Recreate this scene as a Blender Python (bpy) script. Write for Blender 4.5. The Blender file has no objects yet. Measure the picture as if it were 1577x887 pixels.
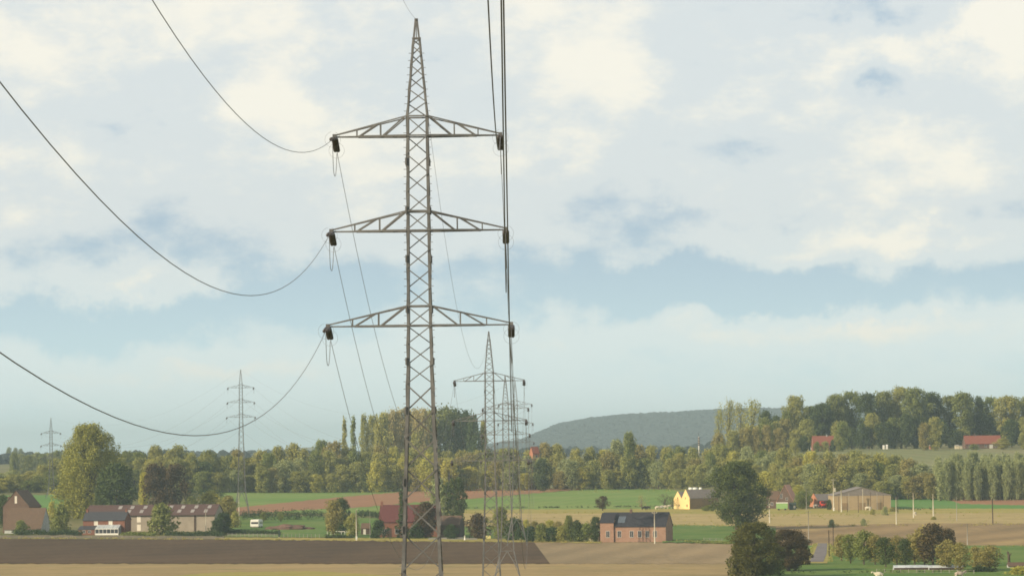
import bpy, bmesh, math, random
import numpy as np
from mathutils import Vector, Matrix
SC = bpy.context.scene
COL = SC.collection
R = math.radians
random.seed(7)

# ------------------------------------------------------------------ camera
F = 5500.0; PW, PH = 1577.0, 887.0; CX, CY = 788.5, 443.5
CAMZ = 30.0
PITCH = math.atan((690 - CY) / F); ROLL = R(0.7)
cd = bpy.data.cameras.new('camera'); cam = bpy.data.objects.new('camera', cd); COL.objects.link(cam)
cd.sensor_width = 36.0; cd.lens = 36.0 * F / PW; cd.clip_start = 0.5; cd.clip_end = 60000
CM = Matrix.Rotation(math.pi / 2 + PITCH, 3, 'X') @ Matrix.Rotation(-ROLL, 3, 'Z')
cam.matrix_world = Matrix.Translation((0, 0, CAMZ)) @ CM.to_4x4()
SC.camera = cam

# ------------------------------------------------------------------ light
SC.view_settings.view_transform = 'Standard'; SC.view_settings.look = 'None'
SC.view_settings.exposure = 0.17; SC.view_settings.gamma = 1.0
try: SC.view_settings.use_curve_mapping = False
except Exception: pass
SUN_EL, SUN_AZ = 26.0, -118.0          # azimuth from +Y towards +X: the sun stands left of and a little behind the camera
sd = bpy.data.lights.new('sun', 'SUN'); sd.energy = 5.0; sd.angle = R(0.5); sd.color = (1.0, 0.84, 0.60)
sun = bpy.data.objects.new('sun', sd); COL.objects.link(sun)
sv = Vector((math.sin(R(SUN_AZ)) * math.cos(R(SUN_EL)), math.cos(R(SUN_AZ)) * math.cos(R(SUN_EL)), math.sin(R(SUN_EL))))
sun.rotation_euler = sv.to_track_quat('Z', 'Y').to_euler()
sun.location = (0, 0, 400)

def lin(c):
    return tuple(((v / 255.0) / 12.92 if v <= 10 else ((v / 255.0 + 0.055) / 1.055) ** 2.4) for v in c)

class NT:
    """small node helper"""
    def __init__(s, t): s.t = t; s.n = t.nodes; s.l = t.links
    def new(s, typ, **kw):
        n = s.n.new(typ)
        for k, v in kw.items(): setattr(n, k, v)
        return n
    def put(s, sock, v):
        if isinstance(v, bpy.types.NodeSocket): s.l.new(v, sock)
        elif v is not None:
            try: sock.default_value = v
            except Exception: sock.default_value = (*v, 1.0)
    def m(s, op, a, b=None, c=None, clamp=False):
        n = s.new('ShaderNodeMath', operation=op, use_clamp=clamp)
        s.put(n.inputs[0], a)
        if b is not None: s.put(n.inputs[1], b)
        if c is not None: s.put(n.inputs[2], c)
        return n.outputs[0]
    def mix(s, f, a, b, blend='MIX'):
        n = s.new('ShaderNodeMix', data_type='RGBA', blend_type=blend)
        s.put(n.inputs[0], f); s.put(n.inputs[6], a if isinstance(a, bpy.types.NodeSocket) else (*a, 1.0))
        s.put(n.inputs[7], b if isinstance(b, bpy.types.NodeSocket) else (*b, 1.0))
        return n.outputs[2]
    def noise(s, vec, scale, detail=4, rough=0.5):
        n = s.new('ShaderNodeTexNoise'); s.put(n.inputs['Vector'], vec)
        n.inputs['Scale'].default_value = scale; n.inputs['Detail'].default_value = detail; n.inputs['Roughness'].default_value = rough
        return n.outputs['Fac']
    def comb(s, x, y, z):
        n = s.new('ShaderNodeCombineXYZ'); s.put(n.inputs[0], x); s.put(n.inputs[1], y); s.put(n.inputs[2], z); return n.outputs[0]
    def step(s, v, a, b, c=0.0, d=1.0):
        n = s.new('ShaderNodeMapRange', interpolation_type='SMOOTHSTEP')
        s.put(n.inputs[0], v); s.put(n.inputs[1], a); s.put(n.inputs[2], b); s.put(n.inputs[3], c); s.put(n.inputs[4], d)
        return n.outputs[0]

def build_world():
    w = bpy.data.worlds.new('World'); SC.world = w; w.use_nodes = True
    t = NT(w.node_tree); t.n.clear()
    out = t.new('ShaderNodeOutputWorld'); bg = t.new('ShaderNodeBackground'); t.l.new(bg.outputs[0], out.inputs[0])
    bg.inputs['Strength'].default_value = 0.1
    sky = t.new('ShaderNodeTexSky'); sky.sky_type = 'NISHITA'; sky.sun_disc = False
    sky.sun_elevation = R(SUN_EL); sky.sun_rotation = R(SUN_AZ); sky.altitude = 60; sky.dust_density = 1.5
    tc = t.new('ShaderNodeTexCoord'); sp = t.new('ShaderNodeSeparateXYZ'); t.l.new(tc.outputs['Generated'], sp.inputs[0])
    X, Y, Z = sp.outputs
    az = t.m('ARCTAN2', X, Y); el = t.m('ARCSINE', Z)
    u = t.m('MULTIPLY', az, F / 700.0)      # cloud cells are about seven degrees wide, seen as directions in the sky
    v = t.m('MULTIPLY', el, F / 700.0)
    p = t.comb(t.m('MULTIPLY', u, 1.0), t.m('MULTIPLY', v, 1.9), 3.7)
    n1 = t.m('ADD', t.m('MULTIPLY', t.noise(p, 1.9, 12, 0.62), 0.72), t.m('MULTIPLY', t.noise(p, 6.0, 10, 0.65), 0.28))
    wu = t.noise(t.comb(u, v, 9.1), 3.2, 8, 0.62); wv = t.noise(t.comb(u, v, 21.3), 3.2, 8, 0.62)
    u2 = t.m('ADD', u, t.m('MULTIPLY', t.m('SUBTRACT', wu, 0.5), 0.55))
    v2 = t.m('ADD', v, t.m('MULTIPLY', t.m('SUBTRACT', wv, 0.5), 0.28))
    def blob(px, py, sx, sy, a):
        uu, vv = (px - CX) / 700.0, (690 - py) / 700.0
        d = t.m('ADD', t.m('POWER', t.m('MULTIPLY', t.m('ABSOLUTE', t.m('SUBTRACT', u2, uu)), 700.0 / sx), 2.0),
                t.m('POWER', t.m('MULTIPLY', t.m('ABSOLUTE', t.m('SUBTRACT', v2, vv)), 700.0 / sy), 2.0))
        return t.m('MULTIPLY', t.m('EXPONENT', t.m('MULTIPLY', d, -1.0)), a)
    bl = [(120, 40, 230, 110, .28), (1560, 30, 75, 75, .85), (420, 110, 120, 90, .22), (900, 210, 90, 55, .28), (950, 60, 260, 90, .12),
          (1290, 110, 60, 70, .30), (1400, 85, 60, 30, .22), (1400, 240, 120, 60, .28), (1390, 375, 85, 35, .36), (230, 425, 130, 26, .42),
          (90, 330, 200, 70, .18), (1030, 400, 90, 22, .22), (300, 545, 60, 14, .12), (1250, 545, 400, 20, .08), (700, 330, 200, 60, .05),
          (550, 115, 60, 60, -.24), (130, 200, 110, 40, -.18), (1400, 155, 75, 28, -.24), (1030, 110, 60, 80, -.20), (1120, 250, 90, 60, -.10),
          (1180, 442, 430, 40, -.78), (150, 485, 330, 30, -.5), (520, 430, 130, 40, -.40), (1200, 345, 300, 22, -.2), (1380, 30, 90, 30, -.25), (1480, 300, 60, 40, .10), (1250, 515, 480, 26, .42), (350, 560, 420, 24, .34), (850, 620, 900, 34, .20), (1450, 590, 200, 20, .12)]
    acc = None
    for b in bl:
        g = blob(*b); acc = g if acc is None else t.m('ADD', acc, g)
    hgt = t.step(v, 0.05, 0.75, 0.28, 0.55)
    amp = t.step(v, 0.03, 0.45, 0.30, 1.0)
    f = t.m('ADD', t.m('ADD', hgt, t.m('MULTIPLY', acc, 0.85)), t.m('MULTIPLY', t.m('MULTIPLY', t.m('SUBTRACT', n1, 0.5), amp), 2.05))
    f = t.m('MAXIMUM', t.m('MINIMUM', f, 1.0), 0.0)
    low = t.step(v, 0.02, 0.55)
    dark = t.mix(low, lin((208, 236, 240)), lin((167, 189, 207)))
    mid = t.mix(low, lin((226, 241, 240)), lin((216, 222, 223)))
    lite = lin((247, 242, 228))
    c = t.mix(t.step(f, 0.10, 0.44), dark, mid)
    c = t.mix(t.step(f, 0.50, 0.84), c, lite)
    # unseen sky overhead is dimmed to cut the ambient fill and deepen shadows
    over = t.step(el, R(10), R(32), 10.0, 5.4)
    c = t.mix(1.0, c, t.comb(over, over, over), 'MULTIPLY')
    fin = t.mix(0.90, sky.outputs[0], c)
    t.l.new(fin, bg.inputs['Color'])
build_world()

SC.cycles.max_bounces = 5; SC.cycles.diffuse_bounces = 3; SC.cycles.glossy_bounces = 2; SC.cycles.transmission_bounces = 3
SC.cycles.volume_bounces = 0; SC.cycles.transparent_max_bounces = 8
SC.cycles.use_denoising = True; SC.cycles.filter_width = 1.7
SC.cycles.sample_clamp_indirect = 4.0

# ------------------------------------------------------------------ pixels of the photograph <-> places
def ray(px, py):
    d = CM @ Vector(((px - CX) / F, -(py - CY) / F, -1.0))
    return d / d.y
def U(px, py, D):
    d = ray(px, py); return Vector((d.x * D, D, CAMZ + d.z * D))
def sm(a, b, x):
    t = min(1.0, max(0.0, (x - a) / (b - a))); return t * t * (3 - 2 * t)
def interp(tab, x):
    if x <= tab[0][0]: return tab[0][1]
    for (a, b), (c, d) in zip(tab, tab[1:]):
        if x <= c: return b + (d - b) * (x - a) / (c - a)
    return tab[-1][1]
HILL = [(-500, 0), (-150, 4), (20, 24), (110, 62), (180, 74), (270, 82), (400, 86), (520, 88), (640, 84), (900, 70), (1600, 40), (2600, 0)]
def H(x, y):
    r = x / max(y, 150.0) * F
    if y < 430: z = 22 - 15.5 * sm(-40, 225, y) - 6.5 * sm(215, 430, y)
    else: z = 0.0
    z += 9.0 * max(0, min(1, (y - 1155) / 645.0)) * (1 + 0.2 * sm(-200, -700, r))
    z += 11.0 * sm(1850, 3600, y)
    wr = sm(215, 480, r)
    if y > 1500 and wr > 0:
        rz = 18.0 * sm(1560, 1960, y) * (1 - 0.5 * sm(2300, 3600, y))
        z += wr * rz
    if 5500 < y < 11500:
        z += interp(HILL, x) * math.exp(-((y - 8500) / 900.0) ** 2)
        z += 18 * math.exp(-((x + 490) / 90.0) ** 2) * math.exp(-((y - 8500) / 500.0) ** 2)
    return z
def gp(px, py, dz=0.0):
    """first place where the line of sight through a point of the photograph meets the terrain"""
    d = ray(px, py); y = 330.0
    while y < 20000:
        s = 4 if y < 3000 else 20
        y2 = y + s
        if CAMZ + d.z * y2 < H(d.x * y2, y2) + dz:
            a, b = y, y2
            for _ in range(14):
                m = (a + b) / 2
                if CAMZ + d.z * m < H(d.x * m, m) + dz: b = m
                else: a = m
            return Vector((d.x * b, b, H(d.x * b, b)))
        y = y2
    return Vector((d.x * 20000, 20000, H(d.x * 20000, 20000)))
def ground(px, D):
    """point on the ground at a distance, in the direction of a photograph column"""
    x = (px - CX) / F * D
    for _ in range(4):
        z = H(x, D)
        # rolled camera: solve for x so that the place projects to column px
        q = CM.transposed() @ Vector((x, D, z - CAMZ)); pxn = CX + q.x / -q.z * F
        x += (px - pxn) / F * D
    return Vector((x, D, H(x, D)))
def topz(px, py, D): return U(px, py, D).z

# ------------------------------------------------------------------ objects
def link(name, me, mat=None, parent=None, loc=None):
    o = bpy.data.objects.new(name, me); COL.objects.link(o)
    if mat is not None and me is not None:
        for m_ in (mat if isinstance(mat, (list, tuple)) else [mat]): me.materials.append(m_)
    if parent is not None: o.parent = parent
    if loc is not None: o.location = loc
    return o
def tag(o, label=None, cat=None, group=None, kind=None):
    if label: o['label'] = label
    if cat: o['category'] = cat
    if group: o['group'] = group
    if kind: o['kind'] = kind
    return o
def thing(name, label, cat, loc=(0, 0, 0), rz=0.0, group=None):
    o = bpy.data.objects.new(name, None); COL.objects.link(o); o.location = loc; o.rotation_euler = (0, 0, rz)
    o.empty_display_size = 0.5
    return tag(o, label, cat, group)
def copy_tree(o, parent=None):
    c = o.copy(); COL.objects.link(c)
    if parent is not None: c.parent = parent
    for ch in [q for q in CHILD.get(o.name, [])]: pass
    for ch in list(o.children): copy_tree(ch, c)
    return c
CHILD = {}

class MB:
    def __init__(s): s.v = []; s.f = []; s.mi = []
    def quad(s, a, b, c, d, mi=0):
        n = len(s.v); s.v += [tuple(a), tuple(b), tuple(c), tuple(d)]; s.f.append((n, n + 1, n + 2, n + 3)); s.mi.append(mi)
    def poly(s, pts, mi=0):
        n = len(s.v); s.v += [tuple(p) for p in pts]; s.f.append(tuple(range(n, n + len(pts)))); s.mi.append(mi)
    def box(s, x0, x1, y0, y1, z0, z1, mi=0):
        n = len(s.v)
        s.v += [(x0, y0, z0), (x1, y0, z0), (x1, y1, z0), (x0, y1, z0), (x0, y0, z1), (x1, y0, z1), (x1, y1, z1), (x0, y1, z1)]
        for f in ((0, 3, 2, 1), (4, 5, 6, 7), (0, 1, 5, 4), (1, 2, 6, 5), (2, 3, 7, 6), (3, 0, 4, 7)):
            s.f.append(tuple(n + i for i in f)); s.mi.append(mi)
    def prism(s, outline, axis, a, b, mi=0):
        """outline of (p,q) extruded along an axis from a to b"""
        def P(p, q, t): return (t, p, q) if axis == 'x' else ((p, t, q) if axis == 'y' else (p, q, t))
        n = len(s.v); k = len(outline)
        s.v += [P(p, q, a) for p, q in outline] + [P(p, q, b) for p, q in outline]
        s.f.append(tuple(n + i for i in range(k))); s.mi.append(mi)
        s.f.append(tuple(n + k + i for i in reversed(range(k)))); s.mi.append(mi)
        for i in range(k):
            j = (i + 1) % k; s.f.append((n + j, n + i, n + k + i, n + k + j)); s.mi.append(mi)
    def tube(s, pts, r, sides=6, mi=0, cap=True):
        pts = [Vector(p) for p in pts]; rr = r if isinstance(r, (list, tuple)) else [r] * len(pts)
        n0 = len(s.v)
        for i, p in enumerate(pts):
            d = (pts[min(i + 1, len(pts) - 1)] - pts[max(i - 1, 0)]).normalized()
            up = Vector((0, 0, 1)) if abs(d.z) < 0.9 else Vector((1, 0, 0))
            a = d.cross(up).normalized(); b = a.cross(d)
            for k in range(sides):
                t = 2 * math.pi * (k + 0.5) / sides
                s.v.append(tuple(p + a * math.cos(t) * rr[i] + b * math.sin(t) * rr[i]))
        for i in range(len(pts) - 1):
            for k in range(sides):
                k2 = (k + 1) % sides
                s.f.append((n0 + i * sides + k, n0 + i * sides + k2, n0 + (i + 1) * sides + k2, n0 + (i + 1) * sides + k)); s.mi.append(mi)
        if cap:
            s.f.append(tuple(n0 + k for k in range(sides))); s.mi.append(mi)
            e = n0 + (len(pts) - 1) * sides; s.f.append(tuple(e + k for k in reversed(range(sides)))); s.mi.append(mi)
    def bar(s, a, b, w, mi=0): s.tube([a, b], w * 0.7071, 4, mi)
    def ring(s, c, rad, r, ax='y', a0=0, a1=360, n=20):
        pts = []
        for i in range(n + 1):
            t = R(a0 + (a1 - a0) * i / n)
            q = (math.cos(t) * rad, math.sin(t) * rad)
            pts.append((c[0] + q[0], c[1], c[2] + q[1]) if ax == 'y' else ((c[0], c[1] + q[0], c[2] + q[1]) if ax == 'x' else (c[0] + q[0], c[1] + q[1], c[2])))
        s.tube(pts, r, 4)
    def lathe(s, prof, c=(0, 0, 0), sides=14, axis='z', mi=0):
        """prof: list of (radius, height)"""
        n0 = len(s.v)
        for r_, h in prof:
            for k in range(sides):
                t = 2 * math.pi * k / sides; p, q = r_ * math.cos(t), r_ * math.sin(t)
                s.v.append((c[0] + p, c[1] + q, c[2] + h) if axis == 'z' else ((c[0] + p, c[1] + h, c[2] + q) if axis == 'y' else (c[0] + h, c[1] + p, c[2] + q)))
        for i in range(len(prof) - 1):
            for k in range(sides):
                k2 = (k + 1) % sides
                s.f.append((n0 + i * sides + k, n0 + i * sides + k2, n0 + (i + 1) * sides + k2, n0 + (i + 1) * sides + k)); s.mi.append(mi)
        s.f.append(tuple(n0 + k for k in reversed(range(sides)))); s.mi.append(mi)
        e = n0 + (len(prof) - 1) * sides; s.f.append(tuple(e + k for k in range(sides))); s.mi.append(mi)
    def mesh(s, name, smooth=False):
        me = bpy.data.meshes.new(name); me.from_pydata(s.v, [], s.f); me.update()
        me.polygons.foreach_set('material_index', s.mi)
        if smooth: me.polygons.foreach_set('use_smooth', [True] * len(s.f))
        return me
    def build(s, name, mat, parent=None, loc=None, smooth=False):
        return link(name, s.mesh(name, smooth), mat, parent, loc)

# ------------------------------------------------------------------ materials
def base_mat(name, rough=0.85, spec=0.25):
    m = bpy.data.materials.new(name); m.use_nodes = True
    t = NT(m.node_tree); b = t.n['Principled BSDF']
    b.inputs['Roughness'].default_value = rough; b.inputs['Specular IOR Level'].default_value = spec
    return m, t, b
def plain(name, c1, c2=None, scale=2.0, rough=0.8, spec=0.25, metal=0.0, bump=0.0):
    m, t, b = base_mat(name, rough, spec)
    c2 = c2 or tuple(v * 0.78 for v in c1)
    tc = t.new('ShaderNodeTexCoord'); n = t.noise(tc.outputs['Object'], scale, 6, 0.6)
    n2 = t.noise(tc.outputs['Object'], scale * 0.17, 3, 0.5)
    k = t.m('ADD', t.m('MULTIPLY', n, 0.6), t.m('MULTIPLY', n2, 0.4))
    t.l.new(t.mix(t.step(k, 0.35, 0.65), c1, c2), b.inputs['Base Color'])
    b.inputs['Metallic'].default_value = metal
    if bump:
        bp = t.new('ShaderNodeBump'); bp.inputs['Strength'].default_value = bump; bp.inputs['Distance'].default_value = 0.05
        t.l.new(n, bp.inputs['Height']); t.l.new(bp.outputs[0], b.inputs['Normal'])
    return m
def brick(name, c1, c2, mortar, scale=1.0):
    m, t, b = base_mat(name, 0.9, 0.2)
    tc = t.new('ShaderNodeTexCoord'); sp = t.new('ShaderNodeSeparateXYZ'); t.l.new(tc.outputs['Object'], sp.inputs[0])
    bt = t.new('ShaderNodeTexBrick'); t.l.new(t.comb(t.m('ADD', sp.outputs[0], sp.outputs[1]), sp.outputs[2], 0.0), bt.inputs['Vector'])
    bt.inputs['Scale'].default_value = 1.0; bt.inputs['Brick Width'].default_value = 0.22 * scale; bt.inputs['Row Height'].default_value = 0.075 * scale
    bt.inputs['Mortar Size'].default_value = 0.008; bt.inputs['Color1'].default_value = (*c1, 1); bt.inputs['Color2'].default_value = (*c2, 1)
    bt.inputs['Mortar'].default_value = (*mortar, 1)
    n = t.noise(tc.outputs['Object'], 0.6, 6, 0.65)
    t.l.new(t.mix(t.step(n, 0.35, 0.7, 0.0, 0.35), bt.outputs['Color'], tuple(v * 0.55 for v in c2)), b.inputs['Base Color'])
    return m
def tiles(name, c1, c2, rough=0.8, row=0.32):
    m, t, b = base_mat(name, rough, 0.3)
    tc = t.new('ShaderNodeTexCoord'); sp = t.new('ShaderNodeSeparateXYZ'); t.l.new(tc.outputs['Object'], sp.inputs[0])
    w = t.new('ShaderNodeTexWave', wave_type='BANDS', bands_direction='Z'); w.inputs['Scale'].default_value = 0.5 / row * 0.62
    t.l.new(tc.outputs['Object'], w.inputs['Vector'])
    n = t.noise(tc.outputs['Object'], 1.3, 6, 0.65); n2 = t.noise(tc.outputs['Object'], 9.0, 2, 0.5)
    k = t.m('ADD', t.m('MULTIPLY', n, 0.65), t.m('MULTIPLY', n2, 0.35))
    c = t.mix(t.step(k, 0.35, 0.65), c1, c2)
    t.l.new(c, b.inputs['Base Color'])
    bp = t.new('ShaderNodeBump'); bp.inputs['Strength'].default_value = 0.5; bp.inputs['Distance'].default_value = 0.05
    t.l.new(w.outputs['Fac'], bp.inputs['Height']); t.l.new(bp.outputs[0], b.inputs['Normal'])
    return m
LEAFGAIN = (2.3, 2.3, 1.55)
def leaf(name, c1, c2, c3, jitter=0.35):
    """c1/c2: leaf colours mixed in sprays through the crown; c3: another colour some trees of the kind lean to"""
    m, t, b = base_mat(name, 0.7, 0.15)
    g_ = LEAFGAIN; c1, c2, c3 = [tuple(v * g for v, g in zip(c, g_)) for c in (c1, c2, c3)]
    tc = t.new('ShaderNodeTexCoord'); oi = t.new('ShaderNodeObjectInfo')
    off = t.new('ShaderNodeVectorMath', operation='ADD'); t.l.new(tc.outputs['Object'], off.inputs[0])
    t.l.new(t.comb(t.m('MULTIPLY', oi.outputs['Random'], 37.0), 0.0, 0.0), off.inputs[1])
    n = t.noise(off.outputs[0], 0.45, 4, 0.6); n2 = t.noise(off.outputs[0], 2.6, 2, 0.6)
    k = t.m('ADD', t.m('MULTIPLY', n, 0.55), t.m('MULTIPLY', n2, 0.45))
    c = t.mix(t.step(k, 0.38, 0.62), c1, c2)
    c = t.mix(t.m('MULTIPLY', oi.outputs['Random'], jitter * 2), c, c3)
    t.l.new(c, b.inputs['Base Color'])
    tr = t.new('ShaderNodeBsdfTranslucent'); t.l.new(c, tr.inputs['Color'])
    ms = t.new('ShaderNodeMixShader'); ms.inputs[0].default_value = 0.28
    t.l.new(b.outputs[0], ms.inputs[1]); t.l.new(tr.outputs[0], ms.inputs[2]); t.l.new(ms.outputs[0], t.n['Material Output'].inputs[0])
    return m
def field(name, c1, c2, c3=None, ang=0.0, rows=0.0, rowc=0.75, sc=0.02, aniso=1.0, tint=0.5):
    """soil or sward: patches, fine tilth and drill rows that run at an angle over the ground"""
    m, t, b = base_mat(name, 0.95, 0.1)
    tc = t.new('ShaderNodeTexCoord'); mp = t.new('ShaderNodeMapping'); t.l.new(tc.outputs['Object'], mp.inputs[0])
    mp.inputs['Rotation'].default_value = (0, 0, R(ang)); mp.inputs['Scale'].default_value = (1.0, aniso, 1.0)
    V = mp.outputs[0]
    n = t.noise(V, sc, 6, 0.6); n2 = t.noise(V, 0.5, 6, 0.7)
    k = t.m('ADD', t.m('MULTIPLY', n, 0.56), t.m('MULTIPLY', n2, 0.44))
    c = t.mix(t.step(k, 0.42, 0.58), c1, c2)
    if c3: c = t.mix(t.step(t.noise(V, sc * 2.3, 5, 0.6), 0.52, 0.7, 0.0, tint), c, c3)
    if rows:
        w = t.new('ShaderNodeTexWave', wave_type='BANDS', bands_direction='X'); w.inputs['Scale'].default_value = 0.314 / rows
        w.inputs['Distortion'].default_value = 1.2; w.inputs['Detail'].default_value = 3; w.inputs['Detail Scale'].default_value = 0.6
        t.l.new(V, w.inputs['Vector'])
        c = t.mix(t.m('MULTIPLY', w.outputs['Fac'], 0.8), c, t.mix(1.0, c, (rowc, rowc, rowc), 'MULTIPLY'))
    t.l.new(c, b.inputs['Base Color'])
    bp = t.new('ShaderNodeBump'); bp.inputs['Strength'].default_value = 0.6; bp.inputs['Distance'].default_value = 0.3
    t.l.new(n2, bp.inputs['Height']); t.l.new(bp.outputs[0], b.inputs['Normal'])
    return m

M = {}
M['terrain'] = field('meadow_ground', (.125, .135, .05), (.19, .17, .075), (.20, .17, .10), 10, sc=0.012)
M['plough'] = field('ploughed_soil', (.082, .054, .030), (.112, .073, .041), (.065, .045, .027), 82, rows=9, rowc=.86, sc=0.018, aniso=.25)
M['stubble'] = field('stubble_soil', (.36, .265, .13), (.29, .22, .11), (.18, .18, .065), 2, sc=0.03, aniso=2.0, rows=0, tint=.7)
M['greytan'] = field('harrowed_soil', (.33, .245, .14), (.26, .20, .118), (.36, .27, .15), 24, rows=14, rowc=.80, sc=0.012, aniso=.35)
M['green'] = field('winter_grass', (.14, .24, .055), (.20, .27, .075), (.21, .24, .09), 15, sc=0.012, rows=11, rowc=.9)
M['cropgreen'] = field('young_crop', (.105, .23, .055), (.135, .25, .07), (.17, .23, .08), 80, sc=0.01, rows=8, rowc=.92)  # cooler, more even green than the winter grass
M['pasture'] = field('pasture_grass', (.085, .165, .035), (.14, .20, .05), (.17, .19, .07), 0, sc=0.05)
M['redsoil'] = field('bare_red_soil', (.34, .18, .10), (.28, .155, .09), (.27, .19, .11), 75, rows=10, rowc=.85, sc=0.01)
M['straw'] = field('straw_grass', (.43, .335, .155), (.34, .27, .125), (.25, .215, .085), 0, sc=0.05, aniso=2.5, tint=.8)
M['yellowgrass'] = field('dry_yellow_grass', (.29, .27, .075), (.36, .29, .10), (.2, .22, .06), 0, sc=0.04, aniso=2.5)
M['brownfield'] = field('brown_worked_soil', (.32, .225, .115), (.24, .175, .095), (.46, .34, .14), 58, rows=16, rowc=.72, sc=0.014, aniso=.3)
M['paleslope'] = field('pale_slope_grass', (.20, .215, .10), (.24, .24, .12), (.25, .22, .13), -20, rows=12, rowc=.88, sc=0.01)
M['road'] = field('road_asphalt', (.17, .155, .16), (.21, .19, .19), None, 0, sc=0.2)
M['road_edge'] = field('roadside_grit', (.36, .34, .28), (.28, .26, .2), None, 0, sc=0.3)
M['steel'] = plain('galvanised_steel', (.185, .182, .178), (.11, .108, .106), 1.4, 0.6, 0.4)
M['steel_far'] = plain('weathered_steel', (.27, .24, .215), (.19, .17, .15), 1.4, 0.6, 0.4)
M['cable'] = plain('aluminium_cable', (.14, .135, .13), (.10, .10, .10), 1.0, 0.55, 0.4)
M['porcelain'] = plain('brown_insulator', (.04, .034, .032), (.06, .048, .044), 4, 0.35, 0.5)
M['brick_pink'] = brick('pink_brick', (.36, .20, .14), (.30, .17, .12), (.36, .27, .20))
M['brick_red'] = brick('red_brick', (.25, .10, .065), (.20, .082, .055), (.24, .15, .11))
M['brick_brown'] = brick('brown_brick', (.14, .085, .06), (.11, .07, .05), (.20, .15, .12))
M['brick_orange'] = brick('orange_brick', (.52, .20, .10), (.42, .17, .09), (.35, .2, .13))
M['render_cream'] = plain('cream_render', (.62, .55, .38), (.50, .45, .32), 0.8, 0.9)
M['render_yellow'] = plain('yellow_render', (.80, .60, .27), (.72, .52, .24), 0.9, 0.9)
M['render_white'] = plain('limewashed_wall', (.50, .52, .50), (.34, .36, .35), 1.2, 0.9)
M['block_beige'] = plain('beige_blockwork', (.36, .31, .25), (.29, .25, .20), 0.5, 0.9)
M['wall_tan'] = plain('tan_boarding', (.40, .30, .175), (.33, .25, .15), 0.5, 0.9)
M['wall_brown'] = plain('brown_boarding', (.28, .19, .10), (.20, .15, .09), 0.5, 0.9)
M['slate'] = tiles('slate_roof', (.045, .048, .058), (.065, .066, .075), 0.6)
M['tile_black'] = tiles('black_tile_roof', (.022, .022, .03), (.035, .034, .042), 0.55)
M['tile_brown'] = tiles('brown_tile_roof', (.135, .086, .056), (.10, .068, .046))
M['tile_red'] = tiles('red_tile_roof', (.125, .038, .036), (.10, .034, .034))
M['tile_orange'] = tiles('orange_tile_roof', (.26, .085, .055), (.2, .07, .048))
M['tile_lit'] = tiles('weathered_tile_roof', (.58, .30, .20), (.48, .25, .17))  # tile colour brightened to carry the sunlight on the left slope
M['sheet_red'] = tiles('red_sheet_roof', (.105, .060, .052), (.082, .05, .044), 0.7, 1.2)
M['sheet_grey'] = tiles('grey_sheet_roof', (.22, .19, .17), (.17, .15, .14), 0.7, 1.2)
M['skylight'] = plain('skylight_sheet', (.34, .31, .29), (.26, .24, .23), 2, 0.4, 0.5)
M['glass'] = plain('window_glass', (.03, .035, .045), (.06, .06, .07), 2, 0.15, 0.6)
M['panel'] = plain('roof_window_glass', (.09, .11, .14), (.07, .09, .11), 1, 0.2, 0.6)
M['frame'] = plain('pale_frame', (.62, .60, .54), (.5, .48, .44), 3, 0.6)
M['shutter'] = plain('pale_blind', (.78, .72, .60), (.7, .64, .55), 3, 0.7)
M['concrete'] = plain('pale_concrete', (.60, .56, .44), (.46, .43, .34), 1.5, 0.9)
M['concrete_dim'] = plain('grey_concrete', (.36, .34, .29), (.28, .26, .22), 1.5, 0.9)
M['wood_dark'] = plain('dark_wood', (.09, .06, .045), (.06, .045, .035), 2, 0.9)
M['bark'] = plain('bark', (.11, .085, .06), (.07, .055, .04), 3, 0.95)
M['bark_pale'] = plain('pale_bark', (.24, .20, .15), (.15, .125, .095), 3, 0.95)
M['wall_old'] = plain('weathered_wall', (.17, .15, .12), (.12, .11, .085), .7, .95)
M['white'] = plain('white_paint', (.80, .79, .74), (.68, .67, .62), 1.5, 0.5)
M['rubber'] = plain('rubber', (.03, .03, .03), (.04, .04, .04), 3, 0.8)
M['red_paint'] = plain('red_paint', (.62, .06, .03), (.5, .05, .03), 2, 0.4)
M['green_paint'] = plain('light_green_sheet', (.30, .48, .17), (.24, .40, .15), 2, 0.6)
M['darkgreen_paint'] = plain('dark_green_boarding', (.03, .05, .04), (.045, .06, .045), 2, 0.7)
M['yellow_paint'] = plain('yellow_paint', (.68, .62, .25), (.6, .54, .22), 2, 0.6)
M['plastic'] = plain('plastic_sheeting', (.56, .60, .62), (.36, .40, .44), 1.2, 0.35, 0.5)
M['soil_heap'] = plain('soil_heap', (.17, .10, .075), (.12, .08, .06), 2, 0.95, bump=.6)
M['hide_white'] = plain('cream_hide', (.72, .65, .50), (.6, .54, .42), 1.5, 0.9)
M['hide_black'] = plain('black_hide', (.03, .028, .025), (.05, .045, .04), 1.5, 0.9)
M['hide_pied'] = plain('brown_pied_hide', (.68, .60, .5), (.10, .045, .03), 1.6, 0.9)
M['hide_bw'] = plain('black_pied_hide', (.70, .68, .62), (.03, .03, .03), 1.3, 0.9)
M['forest_far'] = plain('distant_forest', (.020, .032, .032), (.032, .044, .038), 0.006, 0.95)
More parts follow.
